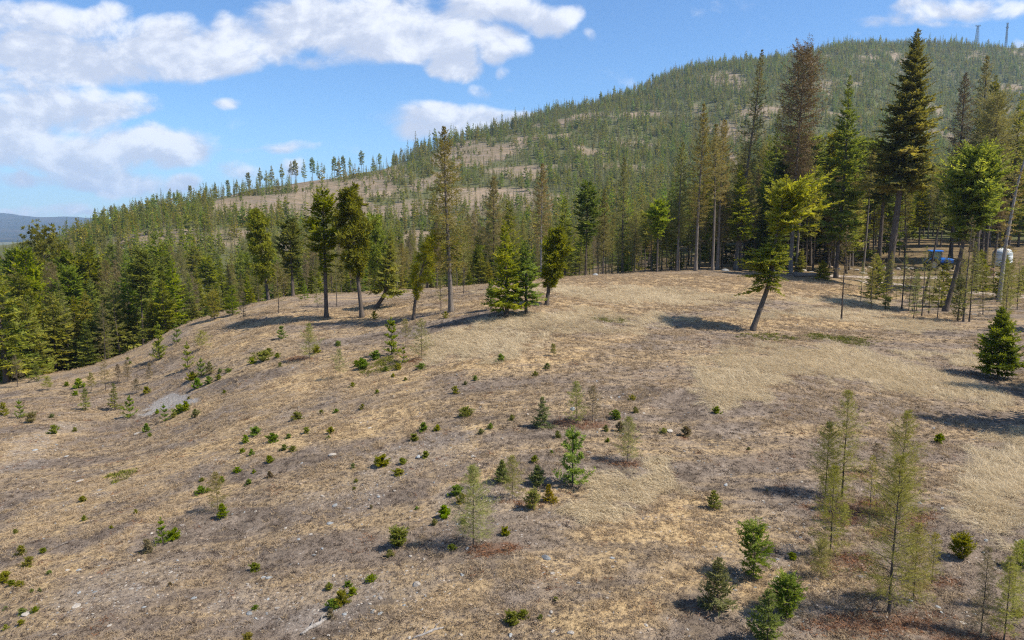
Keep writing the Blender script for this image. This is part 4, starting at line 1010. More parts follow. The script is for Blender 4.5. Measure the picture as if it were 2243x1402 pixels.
# the old pines one can tell apart along the skyline
NTH = ['first', 'second', 'third', 'fourth', 'fifth', 'sixth', 'seventh', 'eighth', 'ninth', 'tenth', 'eleventh', 'twelfth', 'thirteenth', 'fourteenth', 'fifteenth', 'sixteenth', 'seventeenth', 'eighteenth', 'nineteenth', 'twentieth']
NTH += ['twenty-' + w for w in NTH[:9]] + ['thirtieth'] + ['thirty-' + w for w in NTH[:9]]
def ridge_pines():
    g = np.random.default_rng(43)
    tops = [(215, 455), (232, 462), (250, 450), (278, 446), (296, 440), (312, 447), (332, 432), (342, 442), (378, 418), (388, 424), (402, 416), (424, 408), (438, 414), (446, 402), (458, 400), (478, 398), (496, 404), (506, 396), (526, 392), (537, 398), (551, 380), (577, 366), (590, 372),
            (602, 362), (624, 358), (644, 352), (653, 350), (672, 348), (690, 345), (702, 352), (716, 360), (738, 343), (757, 341), (772, 344), (797, 330), (822, 338), (836, 336)]
    first = None
    meshes = [build_tree('fir', 600 + i, 16, 2.3, c, B=50, m=6, mat=M_FARFIR, size=1.3, tuft=1.4, prof=p, skip=.25) for i, (c, p) in enumerate([(.36, 'oval'), (.42, 'fir'), (.25, 'fir'), (.40, 'column')])]
    src = {}
    for k, (px, ty) in enumerate(tops):
        Yc = np.interp(px, [150, 300, 450, 600, 850], [360, 450, 520, 600, 750]) - g.uniform(5, 45)
        X, Y, Z = at(px, Yc); _, t = pix_at(px, ty); H = np.clip(t * Y - Z, 8, 26); i = int(g.integers(4)); s = H / 16
        lab, grp = '%s tall pine from the left on the skyline of the left ridge' % NTH[k], 'old pines along the left ridge'
        args = ((X, Y, Z), lab); kw = dict(group=grp, rz=g.uniform(0, 6.28), s=(s * .95, s * .95, s))
        if i not in src: src[i] = tree_object('ridge_pine', meshes[i], args[0], lab, 'tree', grp, kw['rz'], kw['s'])
        else: copy_tree(src[i], *args, **kw)
ridge_pines()

# ------------------------------------------------------------------ young growth on the slope
def brush_foliage(g, o, dh, e, c, L, w, m=8, blades=5, nl=.06, nw=.006, start=.05, fwd=.8):
    """needles standing all round each shoot like a bottle brush"""
    B = len(L)
    u = np.clip(start + (1 - start) * (np.arange(m) + rn(0, 1, (B, m), g)) / m, 0, 1)
    P, T = along(o, dh, e, c, L, u)
    P, T = np.repeat(P.reshape(-1, 3), blades, 0), np.repeat(T.reshape(-1, 3), blades, 0); k = len(P)
    R = norm(np.cross(T, g.normal(0, 1, (k, 3))))
    D = R + T * fwd * rn(.5, 1.3, (k, 1), g) + np.array([0, 0, .12])
    v, q = kites(P, D, g.normal(0, 1, (k, 3)), nl * rn(.65, 1.2, k, g), nw * rn(.7, 1.3, k, g), .1, .5)
    t = np.repeat(np.clip(np.repeat(.32 + .30 * u.ravel() + np.repeat(g.normal(0, .1, B), m), blades) + g.normal(0, .08, k), 0, 1), 4)
    return v, q, t
def young_pine(seed, H, R, mat, whorls=7, per=6, nl=None, thick=1.0, low=.06, fill=10):
    """a small pine in whorls of upswept bristly shoots"""
    g = np.random.default_rng(seed); ax = Axis(H, (g.normal(0, .03) * H, 0), 1.3, H * .008, g)
    hs = np.repeat(low + (.90 - low) * (np.arange(whorls) / (whorls - .4)), per) + g.normal(0, .012, whorls * per); B = len(hs)
    w = (1 - hs); az = rn(0, 6.28, B, g) * .25 + np.tile(np.arange(per) * 6.283 / per, whorls) + np.repeat(rn(0, 6.28, whorls, g), per)
    L = R * (np.clip(w, 0, 1) ** .75 + .10) * rn(.35, 1.25, B, g)
    e = .75 - .55 * w + g.normal(0, .12, B); c = .28 * rn(.5, 1.4, B, g)
    o = ax(np.clip(hs, 0, .97)); dh = np.stack([np.cos(az), np.sin(az), np.zeros(B)], -1)
    br = (o, dh, e, c, L, w)
    # side shoots
    u = rn(.35, .8, (B, 2), g); P, T = along(o, dh, e, c, L, u)
    o2 = P.reshape(-1, 3); az2 = np.repeat(az, 2) + np.tile([-.8, .8], B) + g.normal(0, .2, 2 * B)
    br2 = (o2, np.stack([np.cos(az2), np.sin(az2), np.zeros(2 * B)], -1), np.repeat(e, 2) + .1, np.repeat(c, 2), np.repeat(L, 2) * rn(.3, .55, 2 * B, g), np.repeat(w, 2))
    top = (ax(np.array([.86])), np.array([[0, 0.01, 0]]), np.array([1.5]), np.array([0.0]), np.array([H * .15]), np.array([0.0]))
    nl = nl or R * .16
    fs = [brush_foliage(g, *b, m=mm, blades=7, nl=nl, nw=nl * .10 * thick) for b, mm in ((br, fill), (br2, max(4, fill * 5 // 10)), (top, fill))]
    V, Q, T_, n = [], [], [], 0
    for v, q, t in fs: V.append(v); Q.append(q + n); T_.append(t); n += len(v)
    wb = MB().add(*limb_wood(ax, *br[:5], r=.018))
    return {'trunk': trunk_mesh('trunk', ax, H * .016, M_BARK, k=6, flare=1.2, sink=.08), 'branches': wb.mesh('branches', M_TWIG), 'crown': mesh_from('crown', np.concatenate(V), np.concatenate(Q), None, [mat], np.concatenate(T_))}
def young_fir(seed, H, R, mat, m=9, **kw):
    return build_tree('fir', seed, H, R / 1.2, .04, m=m, B=kw.pop('B', 66), prof=kw.pop('prof', 'cone'), mat=mat, r0=H * .013, el=(.0, .85), bare=False, sub=3, skip=.38, **kw)
def young_larch(seed, H, R, mat, cb=.10, B=70, m=10, tw=.006):
    return build_tree('larch', seed, H, R * 1.25, cb, m=m, B=B, prof='larch', mat=mat, r0=H * .009, el=(.05, .8), bare=False, tw=tw, sub=3, skip=.25, bark=M_BARK)

def size_at(px, py, top):
    X, Y, Z = hit(px, py); _, t = pix_at(px, top)
    return X, Y, Z, max(t * Y - Z, .1), Y / 1602 * 1.03
def young_growth():
    rows = [  # kind, base x, base y, top y, width, material, label
        ('pine', 1254, 1066, 936, 92, M_YPINE, 'bright green bristly young pine, tallest young pine of the near slope'),
        ('pine', 858, 776, 696, 44, M_YPINE, 'young whorled pine with low green mats at its foot, below the fir pair'),
        ('pine', 885, 797, 754, 20, M_YPINE, 'little pine just right of the whorled pine with mats'),
        ('pine', 349, 788, 706, 36, M_YPINE, 'bushy young pine near the left rim, widest at its foot'),
        ('pine', 388, 751, 705, 24, M_SEED, 'small spindly pine on the rim right of the bushy young pine'),
        ('pine', 411, 808, 750, 30, M_YPINE, 'open young pine on the left slope above the cluster of three'),
        ('pine', 441, 825, 784, 28, M_YPINE, 'small upright pine in a low cluster right of the pale gravel'),
        ('pine', 286, 914, 866, 34, M_YPINE, 'yellow-green pine with a gap between its whorls beside the pale gravel'),
        ('fir', 252, 897, 836, 34, M_SEED, 'olive young conifer left of the pale gravel patch'),
        ('fir', 188, 899, 848, 36, M_SEED, 'bushy olive young conifer further left of the pale gravel'),
        ('pine', 45, 916, 876, 24, M_YPINE, 'thin bright young pine near the left edge'),
        ('pine', 8, 911, 882, 30, M_SEED, 'low sparse pine cut by the left edge'),
        ('pine', 362, 923, 884, 22, M_YPINE, 'two-tiered small pine below the pale gravel patch'),
        ('pine', 357, 1190, 1134, 32, M_YPINE, 'round-topped little pine on a bare stem beside a brown-green mat'),
        ('pine', 616, 742, 714, 24, M_YPINE, 'small olive pine on the upper slope left of the bare saplings'),
        ('pine', 820, 699, 682, 20, M_SEED, 'small round pine at the top of the slope between leaning trunks'),
        ('pine', 976, 697, 683, 16, M_SEED, 'tiny bush left of the full fir near the tall brown larch'),
        ('fir', 1188, 936, 866, 54, M_GREYSEED, 'pale greyish young fir above the bright bristly pine'),
        ('fir', 1177, 1062, 1018, 44, M_GREYSEED, 'soft greyish young fir left of the bright bristly pine'),
        ('fir', 1166, 1116, 1076, 38, M_SEED, 'round green shrubby fir at lower left of the bright bristly pine'),
        ('fir', 1202, 1099, 1060, 34, M_YELLOWSEED, 'yellowish little fir at the foot of the bright bristly pine'),
        ('fir', 1100, 1056, 1006, 42, M_GREYSEED, 'grey-green twiggy shrub behind a thin sapling'),
        ('fir', 1650, 1266, 1148, 92, M_YPINE, 'dense green young fir low in the foreground right of centre'),
        ('fir', 1571, 1332, 1216, 100, M_GREYSEED, 'grey-green young fir in front of the dense green one'),
        ('fir', 1680, 1412, 1284, 104, M_SEED, 'yellow-green young fir cut by the bottom edge'),
        ('fir', 1722, 1350, 1262, 84, M_YPINE, 'light-tipped green fir right of the bottom edge fir'),
        ('fir', 1563, 1114, 1074, 40, M_SEED, 'small round fir alone on pale debris'),
        ('fir', 2105, 1224, 1176, 52, M_SEED, 'round yellow-green bush right of the olive saplings'),
        ('fir', 2240, 1245, 1190, 40, M_SEED, 'dark green bush cut by the right edge'),
        ('fir', 1943, 679, 655, 24, M_SEED, 'low young fir at the foot of the tallest fir'),
        ('fir', 80, 836, 794, 36, M_FIRGREEN, 'small green fir on the rim below the thin leaning trunks'),
        ('fir', 873, 1197, 1160, 46, M_SEED, 'largest round green seedling of the bare lower slope'),
        ('fir', 487, 1134, 1103, 32, M_YPINE, 'bright bushy pine seedling at the foot of a bare sapling'),
        ('fir', 460, 821, 790, 26, M_GREYSEED, 'greyish little conifer right of the small upright pine'),
        ('fir', 2098, 704, 606, 44, M_GREYSEED, 'olive young conifer among thin stems below the blue tractor'),
        ('fir', 68, 926, 906, 26, M_LARCHOLIVE, 'brownish twiggy bush near the left edge'),
        # bare larch saplings
        ('larch', 1947, 1342, 1000, 150, M_SAPLING, 'largest olive larch sapling in the right foreground'),
        ('larch', 1970, 1132, 902, 100, M_SAPLING, 'tall larch sapling behind the largest olive sapling'),
        ('larch', 1844, 1092, 856, 84, M_SAPLING, 'dark-stemmed larch sapling left of the tall one in the foreground'),
        ('larch', 1808, 1082, 928, 70, M_SAPLING, 'shorter larch sapling just left of the dark-stemmed one'),
        ('larch', 1818, 1218, 1022, 76, M_SAPLING, 'larch sapling with a bare lower stem in front of the dark-stemmed one'),
        ('larch', 1903, 1153, 1000, 34, M_SAPLING, 'thin bare stem standing between the foreground saplings'),
        ('larch', 1918, 1036, 972, 30, M_LARCHRUST, 'small rusty sapling behind the thin bare stem'),
        ('larch', 2000, 1317, 1148, 66, M_SAPLING, 'slim sapling right of the largest olive sapling'),
        ('larch', 2041, 1278, 1170, 36, M_SAPLING, 'thin sapling at the right end of the foreground group'),
        ('larch', 1797, 1263, 1184, 56, M_SAPLING, 'low twiggy sapling at the left end of the foreground group'),
        ('larch', 1848, 1162, 1106, 18, M_SAPLING, 'short bare stem behind the bare-stemmed sapling'),
        ('larch', 2148, 1397, 1200, 56, M_LARCHRUST, 'grey bare sapling near the lower right corner'),
        ('larch', 2199, 1404, 1222, 64, M_SAPLING, 'olive sapling in the lower right corner'),
        ('larch', 2217, 1342, 1188, 50, M_SAPLING, 'sapling behind the corner sapling at the right edge'),
        ('larch', 1037, 1192, 1022, 88, M_SAPLING, 'fuzzy grey-olive larch sapling on a ring of rusty needles, centre foreground'),
        ('larch', 1122, 1091, 1000, 46, M_SAPLING, 'larch sapling in front of the grey-green twiggy shrub'),
        ('larch', 1375, 1012, 914, 50, M_SAPLING, 'larch sapling on rusty needles right of the bright bristly pine'),
        ('larch', 1262, 928, 838, 46, M_SAPLING, 'left one of two faint saplings above the bright bristly pine'),
        ('larch', 1298, 922, 846, 40, M_LARCHRUST, 'right one of two faint saplings above the bright bristly pine'),
        ('larch', 924, 786, 700, 44, M_LARCHOLIVE, 'tan bare sapling right of the whorled pine with mats'),
        ('larch', 889, 753, 700, 26, M_SAPLING, 'thin pale sapling behind the whorled pine with mats'),
        ('larch', 678, 786, 710, 46, M_LARCHOLIVE, 'tan bare sapling on the upper slope, taller of two'),
        ('larch', 745, 828, 766, 34, M_LARCHOLIVE, 'tan bare sapling on the upper slope, lower of two'),
        ('larch', 443, 766, 726, 34, M_SAPLING, 'hazy sapling with a pale bark just below the left rim'),
        ('larch', 477, 1120, 1036, 44, M_LARCHOLIVE, 'hazy bare sapling behind the bright bushy seedling'),
        ('larch', 232, 859, 788, 26, M_LARCHRUST, 'tallest bare stem on the far left slope'),
        ('larch', 260, 836, 798, 14, M_LARCHRUST, 'bare stem just right of the tallest one on the left slope'),
        ('larch', 280, 836, 792, 18, M_LARCHRUST, 'second bare stem right of the tallest one on the left slope'),
        ('larch', 300, 862, 830, 14, M_LARCHRUST, 'bare stem above the pale gravel patch'),
        ('larch', 329, 838, 795, 14, M_LARCHRUST, 'bare stem above right of the pale gravel patch'),
        ('larch', 201, 855, 818, 22, M_LARCHOLIVE, 'bare stem above the bushy olive conifer'),
        ('larch', 105, 855, 826, 24, M_SAPLING, 'low hazy sapling near the left rim'),
        ('larch', 39, 847, 778, 26, M_LARCHRUST, 'pale brown sapling in front of the far left fir'),
        ('larch', 236, 779, 728, 18, M_YELLOWSEED, 'yellowish sapling on the rim before the broad fir'),
        ('larch', 1212, 780, 754, 10, M_SAPLING, 'tiny bare stem on the open upper slope'),
        ('larch', 1843, 701, 496, 40, M_LARCHRUST, 'reddish-topped larch sapling with a dark foot on the clearing right'),
        ('larch', 1975, 677, 498, 36, M_LARCHRUST, 'larch sapling right of the reddish one before the gravel road'),
        ('larch', 2019, 693, 540, 30, M_LARCHOLIVE, 'dark thin stem below the blue tractor, left of the leaning fir'),
        ('larch', 1999, 682, 590, 22, M_LARCHOLIVE, 'first of two thin stems just right of the second reddish sapling'),
        ('larch', 2007, 681, 600, 18, M_LARCHOLIVE, 'second of two thin stems just right of the second reddish sapling'),
        ('larch', 2053, 698, 590, 26, M_LARCHOLIVE, 'short dark stem left of the leaning fir foot'),
        ('larch', 2110, 705, 476, 40, M_LARCHRUST, 'tall reddish sapling in front of the thick grey trunk'),
        ('larch', 2123, 705, 530, 34, M_LARCHOLIVE, 'thinner sapling just right of the tall reddish one'),
        ('larch', 2212, 672, 566, 26, M_LARCHOLIVE, 'straight thin stem right of the dead snag'),
        ('larch', 535, 712, 640, 22, M_LARCHRUST, 'thin brown sapling behind the left rim'),
        ('larch', 611, 686, 570, 34, M_LARCHRUST, 'brown sapling on the rim left of the tall olive fir'),
        ('larch', 695, 682, 610, 22, M_LARCHOLIVE, 'pale thin sapling left of the tall olive fir'),
        ('larch', 738, 672, 560, 36, M_LARCHOLIVE, 'hazy olive sapling between the tall olive fir and the slanting pine'),
        ('larch', 966, 681, 590, 24, M_LARCHOLIVE, 'small sapling just left of the tall brown larch'),
        ('larch', 1016, 643, 540, 26, M_LARCHOLIVE, 'straight sapling right of the tall brown larch'),
        ('fir', 668, 657, 614, 26, M_YPINE, 'light green small fir on the rim right of the compact dark fir'),
        ('fir', 510, 690, 620, 50, M_FIRGREEN, 'green young fir behind the rim, right of the ragged dark fir'),
        ('fir', 470, 700, 640, 44, M_FIR, 'yellow-green young fir behind the rim next to the green one'),
        ('fir', 172, 790, 690, 60, M_FIRGREEN, 'shaded young fir between the tall pine trunk and the broad fir'),
    ]
    for k, (kind, px, py, ty, wd, mat, lab) in enumerate(rows):
        X, Y, Z, H, sc = size_at(px, py, ty); R = wd * .5 * sc
        if kind == 'pine': p = young_pine(700 + k, H, R, mat, whorls=int(np.clip(H * 2.4, 4, 8)), per=6, nl=max(.05, R * .17), thick=1.0 + Y / 60, fill=8); nm, cat = 'young_pine', 'young tree'
        elif kind == 'fir': p = young_fir(700 + k, H, R, mat, m=8 if wd > 40 else 7, B=44 if wd > 40 else 32, prof=['fir', 'oval', 'cone'][k % 3] if H > R * 2.0 else 'oval', size=1.15, tuft=.62, top=.93); nm, cat = ('young_fir' if H > .8 else 'conifer_seedling'), 'young tree'
        else: p = young_larch(700 + k, H, max(R, .14), mat, cb=.10 if wd > 40 else .25, B=int(np.clip(wd * .9, 26, 110)), m=11 if wd > 60 else (9 if wd > 40 else 7), tw=(1.1 if wd > 60 else 1.0) * max(.0028, Y * .00014)); nm, cat = 'larch_sapling', 'sapling'
        tree_object(nm, p, (X, Y, Z), lab, cat, {'young_pine': 'young pines on the slope', 'young_fir': 'young firs on the slope', 'conifer_seedling': 'conifer seedlings on the slope', 'larch_sapling': 'bare larch saplings'}[nm])
young_growth()

# labels of small scattered things: named by the nearest landmark, its side and their order from it
LANDMARKS = [(1254, 1000, 'the bright bristly pine'), (858, 740, 'the whorled pine with mats'), (370, 880, 'the pale gravel patch'), (1037, 1120, 'the fuzzy centre sapling'), (1188, 900, 'the pale greyish fir'), (357, 1160, 'the little round-topped pine'),
             (487, 1110, 'the bright bushy seedling'), (873, 1180, 'the largest round seedling'), (1650, 1210, 'the dense foreground fir'), (912, 1280, 'the big pale rock'), (2105, 1200, 'the round yellow-green bush'), (1947, 1250, 'the largest olive sapling'),
             (349, 750, 'the bushy rim pine'), (441, 800, 'the small upright pine'), (745, 800, 'the lower tan sapling'), (678, 750, 'the taller tan sapling'), (1110, 660, 'the full fir pair'), (1648, 690, 'the lone bent fir'), (45, 1240, 'the yellow shrubs at left'), (690, 1375, 'the pale driftwood log'),
             (1375, 970, 'the lone sapling on rust'), (1563, 1095, 'the small round fir'), (560, 945, 'the star-shaped mid-slope pine'), (2182, 760, 'the bushy right fir')]
SMALL = {}
def place_label(kind, px, py):
    d = [((px - a) ** 2 + ((py - b) * 1.2) ** 2, i) for i, (a, b, _) in enumerate(LANDMARKS)]; dist, i = min(d)
    a, b, nm = LANDMARKS[i]; dx, dy = px - a, py - b
    ang = math.atan2(dy, dx); o = int(round(ang / (math.pi / 4))) % 8
    side = ['right of', 'lower right of', 'below', 'lower left of', 'left of', 'upper left of', 'above', 'upper right of'][o]
    SMALL.setdefault((kind, i, o), []).append(dist); return (kind, i, o), dist, side, nm
ORD = ['nearest', 'second', 'third', 'fourth', 'fifth', 'sixth', 'seventh', 'eighth', 'ninth', 'tenth', 'eleventh', 'twelfth']
PENDING = []
def small(o, kind, desc, px, py): PENDING.append((o, desc) + place_label(kind, px, py))
def finish_labels():
    for o, desc, key, dist, side, nm in PENDING:
        l = sorted(SMALL[key]); k = l.index(dist)
        o['label'] = ('%s %s %s' % (desc, side, nm)) if len(l) == 1 else '%s %s %s, %s outward' % (desc, side, nm, ORD[min(k, 11)])

def seedlings():
    P = []
    for i in range(7):
        p = young_pine(900 + i, 1.0, [.62, .5, .75, .45, .6, .85, .7][i], [M_SEED, M_YPINE, M_SEED, M_YPINE, M_SEED, M_SEED, M_YPINE][i], whorls=4, per=[6, 6, 8, 5, 7, 9, 7][i], nl=.17, thick=1.9, low=.02, fill=6)
        P.append(p)
    G_ = [young_pine(910 + i, 1.0, .6, m_, whorls=4, per=6, nl=.16, thick=1.6, low=.02, fill=5) for i, m_ in enumerate([M_GREYSEED, M_YELLOWSEED, M_LARCHRUST])]
    P += G_
    rows = [(173, 850, 20, 1), (165, 866, 13, 0), (146, 846, 12, 0), (321, 862, 18, 0), (285, 798, 9, 0), (280, 788, 8, 0), (321, 946, 14, 1), (328, 956, 10, 1), (164, 945, 11, 0), (118, 950, 20, 0), (113, 915, 12, 7), (345, 906, 9, 1), (392, 905, 24, 1), (381, 915, 12, 0),
            (421, 832, 22, 0), (457, 841, 16, 0), (479, 831, 13, 0), (500, 815, 15, 0), (481, 818, 12, 7), (432, 850, 18, 1), (491, 863, 9, 0), (408, 900, 18, 1), (428, 914, 20, 7), (413, 874, 8, 0), (588, 775, 17, 0), (580, 790, 28, 0), (552, 797, 16, 1), (608, 783, 14, 0), (693, 773, 20, 0), (741, 758, 13, 0),
            (614, 803, 10, 7), (650, 919, 26, 0), (736, 903, 13, 0), (772, 848, 12, 0), (704, 906, 9, 0), (560, 953, 28, 1), (539, 969, 16, 1), (597, 968, 24, 0), (632, 960, 12, 0), (672, 948, 15, 0), (724, 950, 15, 0), (719, 961, 9, 0), (622, 986, 15, 0), (641, 988, 16, 0), (531, 992, 13, 0), (551, 997, 11, 1),
            (781, 803, 14, 0), (794, 808, 22, 0), (794, 896, 12, 8), (520, 1034, 18, 1), (556, 1036, 8, 1), (591, 1013, 16, 0), (545, 1061, 14, 0), (486, 1057, 13, 1), (440, 1081, 26, 0), (455, 1078, 14, 0), (591, 1046, 16, 9), (443, 1054, 14, 0), (558, 1249, 24, 0), (559, 1334, 16, 0), (543, 1408, 32, 8), (853, 1219, 22, 7),
            (813, 1272, 24, 0), (763, 1284, 20, 0), (773, 1301, 24, 1), (747, 1324, 36, 0), (728, 1334, 26, 0), (721, 1291, 16, 0), (724, 1354, 22, 9), (836, 1021, 36, 0), (873, 1040, 24, 0), (882, 1016, 16, 0), (780, 1055, 12, 0), (776, 1071, 9, 0), (774, 1025, 12, 7), (813, 1113, 11, 9),
            (381, 1182, 30, 0), (324, 1209, 30, 9), (63, 1239, 28, 8), (95, 1210, 16, 0), (47, 1216, 22, 8), (10, 1275, 34, 8), (108, 1258, 11, 0), (49, 1344, 20, 0), (46, 1369, 17, 8), (77, 1340, 16, 0), (43, 1285, 18, 0), (25, 1283, 16, 0), (69, 1298, 12, 7), (87, 1296, 10, 7), (181, 1099, 14, 0), (184, 1140, 12, 0), (34, 1168, 10, 0),
            (297, 1125, 10, 0), (244, 1158, 8, 0), (373, 1284, 14, 9), (13, 1335, 12, 7), (13, 1378, 12, 1), (997, 861, 15, 0), (1021, 912, 28, 0), (1074, 939, 14, 0), (1053, 951, 17, 7), (1121, 921, 14, 7), (1221, 958, 16, 7), (908, 965, 20, 0), (928, 944, 20, 0), (958, 943, 16, 0), (1000, 1084, 30, 0), (1012, 1102, 26, 8),
            (973, 1132, 26, 1), (990, 1204, 19, 0), (1107, 1172, 22, 0), (933, 1001, 18, 0), (1348, 918, 22, 0), (1327, 944, 14, 7), (1331, 968, 11, 0), (1357, 945, 22, 9), (1385, 876, 16, 0), (1391, 904, 14, 7), (1208, 993, 10, 0), (1171, 1013, 16, 0), (913, 1115, 10, 1), (951, 1150, 16, 7), (1014, 1147, 14, 0), (740, 754, 10, 0),
            (823, 787, 24, 0), (797, 806, 20, 1), (872, 809, 18, 0), (922, 809, 20, 0), (1097, 793, 17, 0), (1172, 823, 15, 0), (1199, 808, 16, 7), (1019, 843, 11, 7), (1041, 833, 11, 0), (826, 862, 11, 0), (780, 803, 10, 0), (845, 813, 12, 0), (888, 833, 9, 0), (861, 826, 10, 0), (1121, 1366, 36, 0), (1145, 1352, 26, 0),
            (1185, 1356, 14, 7), (1218, 1315, 12, 0), (1735, 1225, 19, 0), (2057, 971, 20, 0), (1569, 905, 18, 0), (1453, 948, 18, 0), (1502, 955, 26, 9), (2232, 1350, 20, 0), (1680, 1075, 8, 9), (1640, 985, 9, 7), (1440, 1010, 10, 9)]
    first = {}
    for (px, py, wd, kd) in rows:
        X, Y, Z = hit(px, py); sc = Y / 1602 * 1.03
        opts = {0: [0, 2, 4, 5], 1: [1, 3, 6], 7: [7], 8: [8], 9: [9]}[kd]; i = opts[(px * 3 + py) % len(opts)]
        R0 = [.62, .5, .75, .45, .6, .85, .7, .6, .6, .6][i]; s = wd * .5 * sc / R0 * 1.05; sz = s * (.85 + .4 * ((px * 7) % 10) / 10)
        nm, desc = {0: ('conifer_seedling', 'green seedling'), 1: ('conifer_seedling', 'bright seedling'), 7: ('conifer_seedling', 'greyish seedling'), 8: ('conifer_seedling', 'yellow seedling'), 9: ('dry_weed', 'brown weed')}[kd]
        grp = {0: 'green conifer seedlings on the slope', 1: 'bright conifer seedlings on the slope', 7: 'greyish conifer seedlings on the slope', 8: 'yellow conifer seedlings on the slope', 9: 'brown weeds on the slope'}[kd]
        rz = (px * 13 % 63) / 10
        if i not in first: o = first[i] = tree_object(nm, P[i], (X, Y, Z - .02), 'x', 'seedling' if kd != 9 else 'weed', grp, rz, (s, s, sz))
        else: o = copy_tree(first[i], (X, Y, Z - .02), 'x', grp, rz, (s, s, sz))
        small(o, 'w' if kd == 9 else 's%d' % kd, desc, px, py)
seedlings()

# ------------------------------------------------------------------ stones and dead wood
import bmesh
def stone_mesh(seed, flat=.6, mat=None, sub=2):
    bm = bmesh.new(); bmesh.ops.create_icosphere(bm, subdivisions=sub, radius=1.0)
    g = np.random.default_rng(seed); pl = norm(g.normal(0, 1, (9, 3))); dd = g.uniform(.55, .95, 9); st = np.array([g.uniform(.8, 1.35), g.uniform(.65, 1.0), flat])
    for v in bm.verts:
        p = np.array(v.co)
        for n_, d_ in zip(pl, dd):
            e = p @ n_ - d_
            if e > 0: p = p - n_ * e * .92
        v.co = p * st * (1 + g.normal(0, .012))
    me = bpy.data.meshes.new('stone'); bm.to_mesh(me); bm.free()
    if mat: me.materials.append(mat)
    return me
def stone_mat(name, a, b):
    m, t = new_mat(name); tc = t.node('ShaderNodeTexCoord'); n = t.noise(tc.outputs['Object'], 2.2, 6, .65); n2 = t.noise(tc.outputs['Object'], 9, 4, .7)
    inf = t.node('ShaderNodeObjectInfo')
    c = t.mix(t.smooth(t.math('ADD', n, t.math('MULTIPLY', t.math('SUBTRACT', inf.outputs['Random'], .5), .4)), .3, .7), C4(a), C4(b)); c = t.mix(t.smooth(n2, .55, .75, 0, .5), c, (.16, .13, .10, 1))
    t.l.new(principled(t, c, .85, .25, normal=bump(t, t.math('ADD', n, t.math('MULTIPLY', n2, .3)), .6, .08)), t.out.inputs[0]); return m
M_STONE, M_STONEGREY, M_STONETAN = stone_mat('pale_stone', (.27, .24, .21), (.46, .42, .36)), stone_mat('blue_grey_stone', (.19, .20, .205), (.34, .36, .365)), stone_mat('tan_stone', (.28, .21, .145), (.46, .36, .26))
STONES = [stone_mesh(1, .7, M_STONE), stone_mesh(2, .45, M_STONEGREY), stone_mesh(3, .55, M_STONETAN), stone_mesh(4, .4, M_STONE), stone_mesh(5, .6, M_STONEGREY), stone_mesh(6, .5, M_STONE), stone_mesh(7, .5, M_STONETAN)]
def stone(px, py, wd, k, kind, desc, label=None, grp='loose stones on the slope', name='stone'):
    X, Y, Z = hit(px, py); s = wd * .5 * Y / 1602
    o = link(name, STONES[k], None, label, 'stone', grp); place(o, (X, Y, Z - s * .04), (px * 7 % 63) / 10, s, (((px * 3) % 7 - 3) * .05, ((py * 5) % 7 - 3) * .05))
    if label is None: small(o, kind, desc, px, py)
    return o
